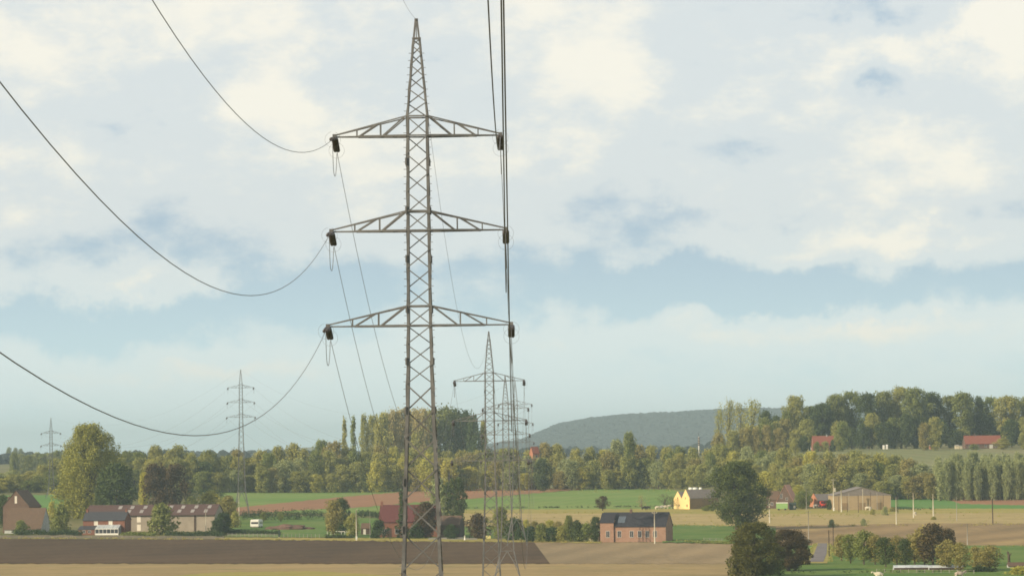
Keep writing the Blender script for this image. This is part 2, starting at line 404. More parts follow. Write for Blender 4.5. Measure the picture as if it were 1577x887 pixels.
L_ = {
 'olive': leaf('olive_leaves', (.14, .138, .055), (.178, .165, .07), (.125, .135, .058)),
 'yellowgreen': leaf('yellow_green_leaves', (.185, .18, .055), (.235, .21, .065), (.16, .165, .055), .25),
 'green': leaf('mid_green_leaves', (.075, .095, .036), (.11, .125, .048), (.095, .10, .045)),
 'dark': leaf('dark_green_leaves', (.028, .044, .02), (.045, .060, .025), (.038, .05, .026)),
 'oak': leaf('oak_leaves', (.032, .044, .015), (.056, .066, .022), (.04, .05, .02), .1),
 'rust': leaf('rusty_leaves', (.13, .112, .058), (.16, .138, .07), (.13, .12, .055)),
 'maroon': leaf('maroon_leaves', (.038, .027, .020), (.052, .039, .026), (.045, .036, .025), .15),
 'sage': leaf('sage_green_leaves', (.14, .155, .10), (.185, .195, .13), (.13, .145, .095)),
 'silver': leaf('silvery_leaves', (.20, .215, .15), (.10, .12, .07), (.15, .17, .11), .1),
 'willow': leaf('willow_leaves', (.15, .145, .045), (.12, .125, .042), (.16, .16, .05), .1),
 'fawn': leaf('fawn_thin_leaves', (.19, .155, .10), (.155, .14, .08), (.17, .15, .09)),
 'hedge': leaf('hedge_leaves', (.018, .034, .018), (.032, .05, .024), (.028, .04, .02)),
}

# ------------------------------------------------------------------ terrain
def build_terrain():
    ys = list(np.arange(-300, 400, 20)) + list(np.arange(400, 1120, 40)) + list(np.arange(1120, 2400, 10)) + list(np.arange(2400, 6000, 100)) + list(np.arange(6000, 11600, 90)) + list(np.arange(11800, 24001, 800))
    xs = list(np.arange(-7000, -2000, 500)) + list(np.arange(-2000, -500, 60)) + list(np.arange(-500, 700, 14)) + list(np.arange(700, 2000, 60)) + list(np.arange(2000, 7001, 500))
    v = [(float(x), float(y), H(x, y)) for y in ys for x in xs]; nx = len(xs)
    f = [(j * nx + i, j * nx + i + 1, (j + 1) * nx + i + 1, (j + 1) * nx + i) for j in range(len(ys) - 1) for i in range(nx - 1)]
    me = bpy.data.meshes.new('terrain'); me.from_pydata(v, [], f); me.polygons.foreach_set('use_smooth', [True] * len(f)); me.update()
    o = link('terrain', me, M['terrain']); tag(o, kind='structure')
build_terrain()
LEV = 0
def patch(name, mat, top, bot, level, n=110, m=10):
    """a sheet draped on the terrain between a far edge and a near edge, both given along columns"""
    v = []; dz = 0.05 + 0.05 * level
    for i in range(n + 1):
        px = bot[0][0] + (bot[-1][0] - bot[0][0]) * i / n; pt = top[0][0] + (top[-1][0] - top[0][0]) * i / n
        jt = .45 * math.sin(px * .31 + level) + .35 * math.sin(px * .83 + 2 * level) + random.uniform(-.2, .2)
        a = gp(px, interp(bot, px) + jt); b = gp(pt, interp(top, pt) + .6 * jt)
        for j in range(m + 1):
            p = a.lerp(b, j / m); v.append((p.x, p.y, H(p.x, p.y) + dz))
    f = [(i * (m + 1) + j, (i + 1) * (m + 1) + j, (i + 1) * (m + 1) + j + 1, i * (m + 1) + j + 1) for i in range(n) for j in range(m)]
    me = bpy.data.meshes.new(name); me.from_pydata(v, [], f); me.polygons.foreach_set('use_smooth', [True] * len(f)); me.update()
    return tag(link(name, me, mat), kind='structure')

patch('stubble_field', M['stubble'], [(-200, 862), (1180, 862)], [(-200, 1000), (1180, 1000)], 0, m=20)
patch('ploughed_field', M['plough'], [(-200, 829), (350, 831), (822, 834.5)], [(-200, 868), (847, 868)], 2)
patch('harrowed_field', M['greytan'], [(790, 834.5), (1180, 836)], [(800, 868), (1180, 868)], 1)
patch('grass_verge', M['yellowgrass'], [(340, 828), (830, 830), (925, 834)], [(340, 831), (830, 835.5), (925, 837)], 3)
patch('yard_grass', M['pasture'], [(350, 795), (500, 795), (800, 806)], [(350, 826), (830, 830)], 1)
patch('green_field', M['green'], [(340, 758), (420, 754), (520, 753), (640, 753.5), (660, 754)], [(340, 790), (600, 790), (660, 790)], 1)
patch('red_soil_field', M['redsoil'], [(350, 783), (420, 776), (520, 766), (660, 754), (740, 752.5), (830, 752.5), (905, 752)], [(350, 795), (450, 786), (560, 781), (660, 772), (740, 767), (830, 759), (905, 753)], 2)
patch('green_field', M['green'], [(700, 768), (740, 767), (830, 759), (905, 753.5), (1060, 753.5)], [(700, 786), (1060, 784)], 1)
patch('dry_grass_strip', M['yellowgrass'], [(690, 785), (1180, 783.5), (1790, 783.5)], [(690, 793), (1180, 794), (1790, 790)], 3, n=120)
patch('straw_meadow', M['straw'], [(690, 791), (1240, 792), (1790, 789)], [(690, 811), (1040, 809), (1260, 812), (1790, 811)], 4, n=120)
patch('pasture_field', M['pasture'], [(1020, 808), (1170, 812), (1215, 816)], [(1020, 836), (1180, 838), (1215, 845)], 5)
patch('green_field', M['cropgreen'], [(-160, 764), (30, 763), (70, 762), (110, 762)], [(-160, 786), (110, 786)], 1)
patch('red_soil_field', M['redsoil'], [(1372, 765), (1790, 764)], [(1372, 784), (1790, 784)], 1)
patch('young_crop_field', M['cropgreen'], [(1370, 764), (1440, 764), (1480, 776), (1790, 783)], [(1370, 786), (1790, 786)], 2)
patch('worked_field', M['brownfield'], [(1195, 811), (1420, 807), (1790, 808)], [(1195, 842), (1790, 845)], 7, n=100)
patch('orchard_meadow', M['pasture'], [(1165, 842), (1500, 842), (1790, 843)], [(1165, 900), (1790, 900)], 9, n=100)
patch('slope_field', M['paleslope'], [(1180, 694), (1250, 692), (1790, 690)], [(1180, 730), (1790, 735)], 1, n=80)
patch('grass_streak', M['yellowgrass'], [(240, 890), (330, 882), (480, 880), (660, 890)], [(240, 893), (660, 893)], 3)
def strip(name, mat, edges, level, n=24):
    v = []; dz = .05 + .05 * level
    for i in range(n + 1):
        y = edges[0][0] + (edges[-1][0] - edges[0][0]) * i / n
        for x in (interp([(e[0], e[1]) for e in edges], y), interp([(e[0], e[2]) for e in edges], y)):
            p = gp(x, y); v.append((p.x, p.y, H(p.x, p.y) + dz))
    f = [(2 * i, 2 * i + 2, 2 * i + 3, 2 * i + 1) for i in range(n)]
    me = bpy.data.meshes.new(name); me.from_pydata(v, [], f); me.update(); tag(link(name, me, mat), kind='structure')
strip('lane_verge', M['yellowgrass'], [(838.5, 1256, 1279), (855, 1247, 1279), (870, 1240, 1274)], 10)
strip('lane', M['road'], [(839, 1260, 1274), (855, 1254, 1273), (868, 1246, 1268)], 11)
patch('road', M['road_edge'], [(660, 828.2), (735, 828.6)], [(660, 831), (735, 831.4)], 4, n=6)

# distant forest on the hill: nobody could count it
def scatter_forest(name, spots, label, sub=1):
    ic = bmesh.new(); bmesh.ops.create_icosphere(ic, subdivisions=sub, radius=1.0); bv = np.array([v.co[:] for v in ic.verts]); bf = np.array([[v.index for v in f.verts] for f in ic.faces]); ic.free()
    rng = np.random.default_rng(5); V = []; Fc = []
    for k, (x, y, r_, h_) in enumerate(spots):
        q = bv * (1 + rng.uniform(-.25, .25, (len(bv), 1))) * np.array([r_, r_, h_]) + np.array([x, y, H(x, y) + h_ * 0.7])
        Fc.append(bf + len(bv) * k); V.append(q)
    V = np.concatenate(V); Fc = np.concatenate(Fc)
    me = bpy.data.meshes.new(name); me.from_pydata(V.tolist(), [], Fc.tolist()); me.update()
    tag(link(name, me, M['forest_far']), label, 'forest', kind='stuff')
rng = random.Random(3); sp_ = []
for _ in range(14000):
    x = rng.uniform(-60, 1500); y = rng.uniform(6900, 8950)
    if interp(HILL, x) > 8: sp_.append((x, y, rng.uniform(9, 15), rng.uniform(2.2, 4.5)))
scatter_forest('hill_forest', sp_, 'hazy blue woodland covering the long distant hill')
sp_ = []
for _ in range(1500):
    y = rng.choice([3300, 3900, 4700, 5600]) + rng.uniform(-60, 60); r_ = rng.uniform(-900, 900); x = r_ / F * y
    k = math.sin(r_ * .013 + y) + math.sin(r_ * .031 + 2 * y)
    if k > .2: sp_.append((x, y, rng.uniform(5, 9), rng.uniform(3.5, 7)))
scatter_forest('distant_woods', sp_, 'pale far-off tree belts on the plain at the horizon', 2)

# ------------------------------------------------------------------ foliage
def leaf_cloud(clumps, per, size, seed, droop=0.0):
    """clumps: (x,y,z,r,rz). Returns a mesh of many small leaf sprays spread through the clumps"""
    rng = np.random.default_rng(seed); C = np.array(clumps)
    n = len(C) * per; idx = np.repeat(np.arange(len(C)), per)
    d = rng.normal(size=(n, 3)); d /= np.linalg.norm(d, axis=1)[:, None]
    rad = rng.uniform(0.25, 1.0, n) ** 0.55
    rad *= 1 + 0.25 * (rng.random(n) > .9)
    P = C[idx, :3] + d * rad[:, None] * np.stack([C[idx, 3], C[idx, 3], C[idx, 4]], 1)
    if droop: P[:, 2] -= droop * rng.random(n) ** 2 * C[idx, 3]
    nn = d * 0.6 + rng.normal(size=(n, 3)) * 0.55 + np.array([0, 0, .25]); nn /= np.linalg.norm(nn, axis=1)[:, None]
    a = np.cross(nn, rng.normal(size=(n, 3))); a /= np.linalg.norm(a, axis=1)[:, None]; b = np.cross(nn, a)
    s = size * rng.uniform(0.55, 1.25, n)[:, None]; e = rng.uniform(.5, 1.0, n)[:, None]
    V = np.stack([P - a * s, P - b * s * e, P + a * s, P + b * s * e], 1).reshape(-1, 3)
    me = bpy.data.meshes.new('crown'); me.vertices.add(4 * n); me.vertices.foreach_set('co', V.ravel().astype(np.float32))
    me.loops.add(4 * n); me.loops.foreach_set('vertex_index', np.arange(4 * n, dtype=np.int32))
    me.polygons.add(n); me.polygons.foreach_set('loop_start', np.arange(0, 4 * n, 4, dtype=np.int32)); me.polygons.foreach_set('loop_total', np.full(n, 4, dtype=np.int32))
    me.update(); me.validate(); return me

PROTO = {}
def proto(key, prof, h, w, base, nclump, per, leafs, seed, cr=0.2, stem_r=0.3, droop=0, lean=0, limbs=8, elong=1.0, hollow=.55):
    """prof(t): half-width share at height share t of the crown, which spans base..h; w: crown width"""
    rg = random.Random(seed); cl = []
    asym = [rg.uniform(.8, 1.15) for _ in range(9)]
    for i in range(nclump):
        t = ((i + rg.random()) / nclump) ** 0.9; th = rg.uniform(0, 2 * math.pi)
        r0 = w / 2 * prof(t) * asym[int(th / (2 * math.pi) * 8)] * (1 + .14 * math.sin(3 * th + 7 * t + seed))
        c = w * cr * rg.uniform(.65, 1.25)
        q = max(0.0, r0 - c * .7) * (rg.uniform(hollow, 1.0) if rg.random() < .8 else rg.uniform(0, 1))
        z = base + (h - base) * t
        z = min(z, h - c * elong * .6)
        cl.append((q * math.cos(th) + lean * t, q * math.sin(th), z, c, c * elong * rg.uniform(.8, 1.2)))
    cm = leaf_cloud(cl, per, leafs, seed, droop)
    b = MB()
    top = base + (h - base) * 0.7
    b.tube([(0, 0, -0.4), (0.05 * w * rg.uniform(-1, 1) * .3, 0, base * .6), (lean * .3, 0, base + (h - base) * .3), (lean * .7, 0, top)], [stem_r * 1.25, stem_r, stem_r * .7, stem_r * .2], 7)
    for i in range(limbs):
        q = cl[rg.randrange(len(cl))]; z0 = min(q[2] - .1, base * .8 + (q[2] - base * .8) * rg.uniform(.1, .55))
        b.tube([(0, 0, z0), (q[0] * .45, q[1] * .45, z0 + (q[2] - z0) * .6), (q[0], q[1], q[2])], [stem_r * .45, stem_r * .3, stem_r * .1], 5)
    PROTO[key] = (cm, b.mesh('trunk'), h, w)
rnd_prof = lambda t: max(.12, math.sin(math.pi * (0.08 + 0.86 * t)) ** 0.6)
egg = lambda t: max(.3, math.sin(math.pi * (0.14 + 0.72 * t)) ** 0.6)
up = lambda t: max(.12, (0.35 + 1.0 * t) * (1 if t < .6 else math.sqrt(max(0.02, 1 - ((t - .6) / .42) ** 2))))
col_ = lambda t: max(.12, min(1.0, .55 + 1.2 * t) * math.sqrt(max(.02, 1 - max(0, (t - .45) / .57) ** 2)))
popp = lambda t: max(.3, min(1.0, .6 + 1.2 * t) * math.sqrt(max(.02, 1 - max(0, (t - .6) / .46) ** 2)))
cone_ = lambda t: max(.07, 1.0 - .92 * t)
for i in range(4): proto('round%d' % i, rnd_prof, 16, 12, 2.0, 66, 80, .34, 11 + i, cr=.17)
for i in range(4): proto('wood%d' % i, egg, 20, 12, 1.0, 84, 82, .36, 31 + i, cr=.16, elong=1.15)
for i in range(3): proto('pop%d' % i, popp, 24, 9, 1.5, 80, 76, .35, 51 + i, cr=.18, elong=1.7)
for i in range(2): proto('lomb%d' % i, col_, 22, 4.2, 1.0, 40, 40, .36, 61 + i, cr=.24, elong=2.6, limbs=4)
for i in range(3): proto('tall%d' % i, up, 30, 18, 5, 104, 88, .43, 71 + i, cr=.12, stem_r=.45, elong=1.1, limbs=14, hollow=.35)
for i in range(2): proto('thin%d' % i, up, 24, 12, 5, 50, 40, .32, 81 + i, cr=.15, stem_r=.35, elong=1.7, limbs=16, hollow=.2)
proto('oak', rnd_prof, 24, 21, 2.6, 170, 150, .27, 91, cr=.105, stem_r=.75, limbs=22, elong=.85)
proto('willow', lambda t: max(.34, math.sin(math.pi * (0.20 + 0.76 * t)) ** 0.62), 36, 24, 1.0, 330, 150, .30, 92, cr=.10, stem_r=.8, droop=.5, elong=1.25, lean=1.0, limbs=18)
proto('conifer', cone_, 15, 5, .4, 70, 46, .26, 93, cr=.15, elong=1.2, limbs=2)
for i in range(3): proto('orchard%d' % i, rnd_prof, 7.5, 5.6, 1.6, 48, 62, .17, 101 + i, cr=.17, stem_r=.16, limbs=9)
for i in range(4): proto('bush%d' % i, lambda t: max(.3, math.sqrt(max(.02, 1 - t * t)) * (.85 + .3 * t)), 6, 8, .1, 50, 50, .26, 111 + i, cr=.15, stem_r=.15, limbs=5)
proto('bare', rnd_prof, 7, 7, 1.4, 30, 12, .16, 121, cr=.16, stem_r=.16, limbs=26)

def tree(kind, P, h, w, mat, label, cat='tree', group=None, name=None, rz=None, bark='bark', depth=None):
    cm, tm, ph, pw = PROTO[kind]
    o = thing(name or 'tree', label, cat, P, rz if rz is not None else random.uniform(0, 6.28), group)
    s = w / pw; o.scale = (s, s if depth is None else depth / pw, h / ph)
    for nm, me, m_ in (('crown', cm, L_[mat]), ('trunk', tm, M[bark])):
        c = bpy.data.objects.new(nm, me); COL.objects.link(c); c.parent = o
        if not me.materials: me.materials.append(m_)
        c.material_slots[0].link = 'OBJECT'; c.material_slots[0].material = m_
    return o
def tree_px(kind, px, base, top, wpx, mat, label, D=None, **kw):
    P = gp(px, base) if D is None else ground(px, D)
    h = topz(px, top, P.y) - P.z; w = wpx * 1.1 * P.y / F
    return tree(kind, P, h, w, mat, label, **kw)

# ------------------------------------------------------------------ pylons
TH = 50.0; ARMZ = (30.9, 36.75, 42.6); HALF = (5.65, 5.38, 5.12); ARMH = 1.2
BODY = [(0, 6.4), (8.0, 3.1), (15.6, 2.45), (18.4, 2.28), (21.3, 2.08), (25.7, 1.76), (28.7, 1.6), (30.9, 1.52), (43.8, 1.34), (48.65, .45), (49.85, .2)]
def bw(z): return interp(BODY, z)
def make_pylon():
    t = thing('pylon', 'x', 'pylon')
    zs = [0, 8.0, 15.6, 21.3, 25.7, 30.9, 36.75, 43.8, 49.9]
    for sx in (-1, 1):
        for sy in (-1, 1):
            b = MB()
            for i in range(len(BODY) - 1):
                z0, w0 = BODY[i]; z1, w1 = BODY[i + 1]
                g = .10 if z0 < 27 else (.085 if z0 < 43 else .06)
                p0 = Vector((sx * w0 / 2, sy * w0 / 2, z0)); p1 = Vector((sx * w1 / 2, sy * w1 / 2, z1))
                # an angle section: two flanges meeting at the outer corner
                for dx, dy in ((-sx, 0), (0, -sy)):
                    o_ = Vector((dx, dy, 0)) * g * 1.9; th = Vector((-sx * (dx == 0), -sy * (dy == 0), 0)) * .03
                    q = [p0, p0 + o_, p1 + o_, p1]
                    for k in ((0, 1, 2, 3),):
                        b.quad(q[0], q[1], q[2], q[3]); b.quad(q[0] + th, q[3] + th, q[2] + th, q[1] + th)
                        b.quad(q[1], q[1] + th, q[2] + th, q[2])
            for z in ([28.7, 31.9, 35.0, 38.0, 41.0] + [25.7, 21.3, 18.4]):   # bolted splice plates
                w0 = bw(z); x, y = sx * w0 / 2, sy * w0 / 2
                b.box(x - .01 if sx > 0 else x - .035, x + .035 if sx > 0 else x + .01, y - .08, y + .08, z - .22, z + .22)
                b.box(x - .08, x + .08, y - .01 if sy > 0 else y - .035, y + .035 if sy > 0 else y + .01, z - .22, z + .22)
            if sy < 0:
                z = 9.0
                while z < 48:                               # climbing pegs
                    x = sx * bw(z) / 2; b.bar((x, -bw(z) / 2, z), (x + sx * .17, -bw(z) / 2, z), .03); z += .45
            if TH: b.box(sx * 3.2 - .45, sx * 3.2 + .45, sy * 3.2 - .45, sy * 3.2 + .45, -1.2, .12)
            b.build('leg', M['steel'], t)
    b = MB()
    # lattice: on each face one zigzag, mirrored on the face opposite, so the two read as crosses
    z = 8.0; levels = [8.0]
    hts = []
    while z < 30.9: 
        dz = max(1.17, bw(z) * 0.92 * (1.0 if z < 26 else .82)); z += dz; hts.append(dz); levels.append(z)
    k = (30.9 - 8.0) / (levels[-1] - 8.0); levels = [8.0 + (q - 8.0) * k for q in levels]
    n = 11; levels += [30.9 + (43.8 - 30.9) * i / n for i in range(1, n + 1)]
    z = 43.8
    for q in (.86, .82, .78, .72, .66, .55, .42): z += q; levels.append(z)
    def C(sx, sy, z): w0 = bw(z) / 2; return Vector((sx * w0, sy * w0, z))
    for i in range(len(levels) - 1):
        z0, z1 = levels[i], levels[i + 1]; g = .085 if z0 < 27 else .065
        f = 1 if i % 2 else -1
        b.bar(C(-f, -1, z0), C(f, -1, z1), g); b.bar(C(f, 1, z0), C(-f, 1, z1), g)
        b.bar(C(-1, -f, z0), C(-1, f, z1), g); b.bar(C(1, f, z0), C(1, -f, z1), g)
    for z in [8.0, 48.65] + [q for a in ARMZ for q in (a, a + ARMH)]:
        for (a, c) in (((-1, -1), (1, -1)), ((1, -1), (1, 1)), ((1, 1), (-1, 1)), ((-1, 1), (-1, -1))): b.bar(C(*a, z), C(*c, z), .09)
    for (a, c) in (((-1, -1), (1, -1)), ((1, -1), (1, 1)), ((1, 1), (-1, 1)), ((-1, 1), (-1, -1))):   # splayed foot bracing
        mid = (C(*a, 8.0) + C(*c, 8.0)) / 2; mid.z = 8.0
        for e in (a, c):
            b.bar(C(*e, 3.2), mid, .09); b.bar(C(*e, 0.4), (C(*e, 3.2) + mid) / 2, .06)
            b.bar(C(*e, 5.6), (C(*e, 3.2) + mid) / 2, .06)
    b.build('bracing', M['steel'], t)
    b = MB(); b.bar((-.11, 0, 49.85), (.11, 0, 49.85), .09); b.bar((0, -.4, 49.8), (0, .4, 49.8), .07); b.bar((0, -.22, 48.65), (0, -.08, 49.8), .05); b.bar((0, .22, 48.65), (0, .08, 49.8), .05); b.build('earth_wire_clamp', M['steel'], t)
    for az_, hw in zip(ARMZ, HALF):
        for s in (-1, 1):
            b = MB(); w0 = bw(az_) / 2; w1 = bw(az_ + ARMH) / 2
            tip = Vector((s * hw, 0, az_))
            for y in (-1, 1):
                A = Vector((s * w0, y * w0, az_)); Bt = Vector((s * w1, y * w1, az_ + ARMH))
                def lo(u): return A.lerp(tip + Vector((0, y * .10, 0)), u)
                def hi(u): return Bt.lerp(tip + Vector((0, y * .08, .10)), u)
                b.bar(lo(0), lo(.67), .115); b.bar(lo(.67), lo(1), .075); b.bar(hi(0), hi(1), .075)
                b.bar(lo(.36), hi(.36), .075); b.bar(lo(.69), hi(.69), .07)
                b.bar(hi(0.02), lo(.33), .085); b.bar(hi(.40), lo(.66), .075)
            for u0, u1 in ((0, .18), (.18, .36), (.36, .53), (.53, .69), (.69, .85)):
                p = lambda y, u: Vector((s * w0, y * w0, az_)).lerp(tip, u)
                b.bar(p(-1, u0), p(1, u1), .05); b.bar(p(-1, u1), p(1, u1), .05)
            b.box(s * hw - .12, s * hw + .12, -.28, .28, az_ - .14, az_ + .16)
            b.build('crossarm', M['steel'], t)
            for y in (-1, 1):                      # tension insulators pull along the line, towards and away from the camera
                slope = -.22 if y > 0 else -.10
                b = MB(); c0 = Vector((s * hw, y * .25, az_ - .12)); L = 2.35
                for dx in (-.09, .09):
                    prof = []
                    nd = 15
                    b.tube([c0 + Vector((dx, 0, 0)), c0 + Vector((dx, y * L, slope * L))], .03, 5)
                    for k in range(nd):
                        u = (k + .7) / (nd + .4) * L; q = c0 + Vector((dx, y * u, slope * u))
                        b.lathe([(.03, -.05), (.115, -.012), (.125, .02), (.04, .055)], q, 9, 'y')
                e = c0 + Vector((0, y * L, slope * L))
                b.box(e.x - .14, e.x + .14, e.y - .04, e.y + .04, e.z - .06, e.z + .06)
                ins = b.build('insulator', M['porcelain'], t)
                b = MB(); b.ring(e - Vector((0, y * .25, 0)), .48, .008, 'y', 100, 430)
                b.build('arcing_ring', M['cable'], ins)
            # jumper hanging from one string end to the other
            b = MB(); e0 = Vector((s * hw, -2.6, az_ - .12 - .40)); e1 = Vector((s * hw, 2.6, az_ - .12 - .70)); pts = []
            for k in range(17):
                u = k / 16; p = e0.lerp(e1, u); p.z -= 1.7 * (1 - (2 * u - 1) ** 4) ** .9 * (.75 + .25 * math.sin(math.pi * u)); p.x += .035 * s * math.sin(math.pi * u); pts.append(p)
            b.tube(pts, .019, 5); b.build('jumper_cable', M['cable'], t)
    return t
py1 = make_pylon()
LIFT = {}
def attach(t, level, s, y):
    """where the live conductor starts: the free end of a tension string"""
    slope = -.22 if y > 0 else -.10
    v = Vector((s * HALF[level], y * 2.6, ARMZ[level] + LIFT.get(t.name, 0) - .12 + slope * 2.35))
    return t.matrix_world @ v
def place(t, px, ytip, D, rz=0, arm=2):
    P = U(px, ytip, D); t.location = (P.x, P.y, P.z - ARMZ[arm]); t.rotation_euler = (0, 0, rz)
    bpy.context.view_layer.update()
place(py1, 643.0, 210, 220)
tag(py1, 'tall near lattice pylon with three crossarms and dark insulators, filling the picture height', 'pylon', 'lattice pylons of the power line')
def pylon_copy(label, px, ytip, D, rz=0, arm=2, sc=1.0, steel='steel_far'):
    t = copy_tree(py1); tag(t, label, 'pylon', 'lattice pylons of the power line')
    place(t, px, ytip, D, rz, arm)
    P = t.location.copy(); g = H(P.x, P.y); tipz = P.z + ARMZ[arm]
    # stand it on the ground: stretch the body so that the top crossarm keeps its height
    lift = tipz - g - ARMZ[arm]; t.location.z = g; t.scale = (sc, sc, 1); LIFT[t.name] = lift
    for c in t.children:
        if c.name.startswith(('leg', 'bracing')):       # only the tapering body below the crossarms is longer or shorter
            me = c.data.copy(); c.data = me
            for v in me.vertices:
                v.co.z += lift * min(1.0, max(0.0, v.co.z / ARMZ[0]))
        else: c.location.z += lift
    bpy.context.view_layer.update(); return t
py2 = pylon_copy('second pylon of the line, standing just right of the tall near one', 753.5, 586.5, 526)
py3 = pylon_copy('third pylon, overlapping the second one on its right, feet in the stubble', 778.5, 629, 803)
py4 = pylon_copy('fourth pylon with splayed feet on the verge beside the dark bushes', 793.5, 623, 1107)
py5 = pylon_copy('slim pale pylon alone behind the white camper, right of the long barn', 370.8, 597, 1421, rz=R(8))
py6 = pylon_copy('faint small pylon at far left beside the big yellow-green willow', 78.5, 667, 1690, rz=R(14), sc=.88)
def wire(name, pts, label, r=.017, group=None):
    b = MB(); b.tube(pts, r, 5, cap=False); tag(b.build(name, M['cable']), label, 'power cable', group)
def span(a, b_, k, n=48):
    pts = []; L = (b_.xy - a.xy).length
    for i in range(n + 1):
        u = i / n; p = a.lerp(b_, u); p.z -= k * (u * L) * ((1 - u) * L); pts.append(p)
    return pts
LV = ['bottom', 'middle', 'top']
SD = {-1: 'left', 1: 'right'}
# spans from the near pylon back over the camera: X drifts a little, the height follows the sag measured from the photograph
FIT = {2: (133, 7.9e-4), 1: (126.4, 8.5e-4), 0: (124.6, 7.75e-4)}
XNEAR = {(-1, 2): -10.92, (-1, 1): -11.1, (-1, 0): -11.2, (1, 2): -.66, (1, 1): -.05, (1, 0): -.06}
for s in (-1, 1):
    for l in (0, 1, 2):
        a = attach(py1, l, s, -1); D0, k = FIT[l]; pts = []
        for i in range(61):
            D = a.y + (-86 - a.y) * i / 60; u = (a.y - D) / (a.y)
            x = a.x + (XNEAR[(s, l)] - a.x) * min(u, 1.0); z = a.z + k * ((D - D0) ** 2 - (a.y - D0) ** 2)
            pts.append((x, D, z))
        wire('power_cable', pts, f"{LV[l]} conductor from the near pylon's {SD[s]} side, sagging towards the viewer", (.0165 if s < 0 else (.012, .019, .027)[l]), 'conductors of the power line')
a = py1.matrix_world @ Vector((0, -.4, 49.8)); pts = []
for i in range(41):
    D = a.y + (-86 - a.y) * i / 40; pts.append((a.x, D, a.z + 6.8e-4 * ((D - 147) ** 2 - (a.y - 147) ** 2)))
wire('power_cable', pts, 'thin earth wire rising from the near pylon peak over the viewer', .008, 'conductors of the power line')
NM = ['near', 'second', 'third', 'fourth', 'slim pale', 'far-left']
seq = [py1, py2, py3, py4, py5, py6]
for i in range(5):
    A, B = seq[i], seq[i + 1]
    for s in (-1, 1):
        for l in (0, 1, 2):
            wire('power_cable', span(attach(A, l, s, 1), attach(B, l, s, -1), 6.6e-4), f"{LV[l]} {SD[s]}-side conductor strung from the {NM[i]} to the {NM[i+1]} pylon", .017, 'conductors of the power line')
    wire('power_cable', span(A.matrix_world @ Vector((0, .4, 49.8 + LIFT.get(A.name, 0))), B.matrix_world @ Vector((0, -.4, 49.8 + LIFT.get(B.name, 0))), 5.2e-4), f"earth wire between the peaks of the {NM[i]} and {NM[i+1]} pylons", .012, 'conductors of the power line')

# ------------------------------------------------------------------ buildings
def gable(t, x0, x1, y0, y1, zw, zr, wall, roof, over=.35, zb=-.6, wn='wall', rn='roof', roofthick=.16, ridge='x'):
    """walls with gables and a thin overhanging roof; local x along the front, y into depth"""
    ym, xm = (y0 + y1) / 2, (x0 + x1) / 2
    b = MB()
    if ridge == 'x': b.prism([(y0, zb), (y1, zb), (y1, zw), (ym, zr), (y0, zw)], 'x', x0, x1)
    else: b.prism([(x0, zb), (x1, zb), (x1, zw), (xm, zr), (x0, zw)], 'y', y0, y1)
    w = b.build(wn, wall, t)
    b = MB(); T = roofthick
    if ridge == 'x':
        sl = (zr - zw) / (ym - y0)
        for (ye, sg) in ((y0 - over, -1), (y1 + over, 1)):
            ze = zw - sl * over
            b.prism([(ye, ze + .02), (ym, zr + .02), (ym, zr + .02 + T), (ye, ze + .02 + T)] if sg < 0 else [(ym, zr + .02), (ye, ze + .02), (ye, ze + .02 + T), (ym, zr + .02 + T)], 'x', x0 - over * .5, x1 + over * .5)
    else:
        sl = (zr - zw) / (xm - x0)
        for (xe, sg) in ((x0 - over, -1), (x1 + over, 1)):
            ze = zw - sl * over
            b.prism([(xe, ze + .02), (xm, zr + .02), (xm, zr + .02 + T), (xe, ze + .02 + T)] if sg < 0 else [(xm, zr + .02), (xe, ze + .02), (xe, ze + .02 + T), (xm, zr + .02 + T)], 'y', y0 - over * .5, y1 + over * .5)
    r = b.build(rn, roof, t)
    return w, r
def window(t, x, z, w, h, y=0.0, frame='frame', pane='glass', name='window', face='y'):
    """window set 3 cm proud of a wall whose face lies at y (front) or at x (side)"""
    def bx(b, a0, a1, c0, c1, z0, z1):
        if face == 'y': b.box(a0, a1, y + c0, y + c1, z0, z1)
        else: b.box(y - c1, y - c0, a0, a1, z0, z1)
    b = MB(); g = .09
    bx(b, x - w / 2 - g, x - w / 2, -.06, .1, z - g, z + h + g); bx(b, x + w / 2, x + w / 2 + g, -.06, .1, z - g, z + h + g)
    bx(b, x - w / 2, x + w / 2, -.06, .1, z + h, z + h + g); bx(b, x - w / 2 - .05, x + w / 2 + .05, -.12, .1, z - g, z)
    bx(b, x - .03, x + .03, -.05, .1, z, z + h)
    f = b.build(name, M[frame], t)
    b = MB(); bx(b, x - w / 2, x + w / 2, -.012, .05, z, z + h); b.build('pane', M[pane], f)
    return f
def chimney(roof, x, y, z0, z1, mat='brick_red', s=.35):
    b = MB(); b.box(x - s, x + s, y - s, y + s, z0, z1); b.box(x - s - .06, x + s + .06, y - s - .06, y + s + .06, z1, z1 + .12)
    b.tube([(x, y, z1 + .1), (x, y, z1 + .55)], .13, 8); b.build('chimney', M[mat], roof)
def site(px, py): P = gp(px, py); return P, F / P.y

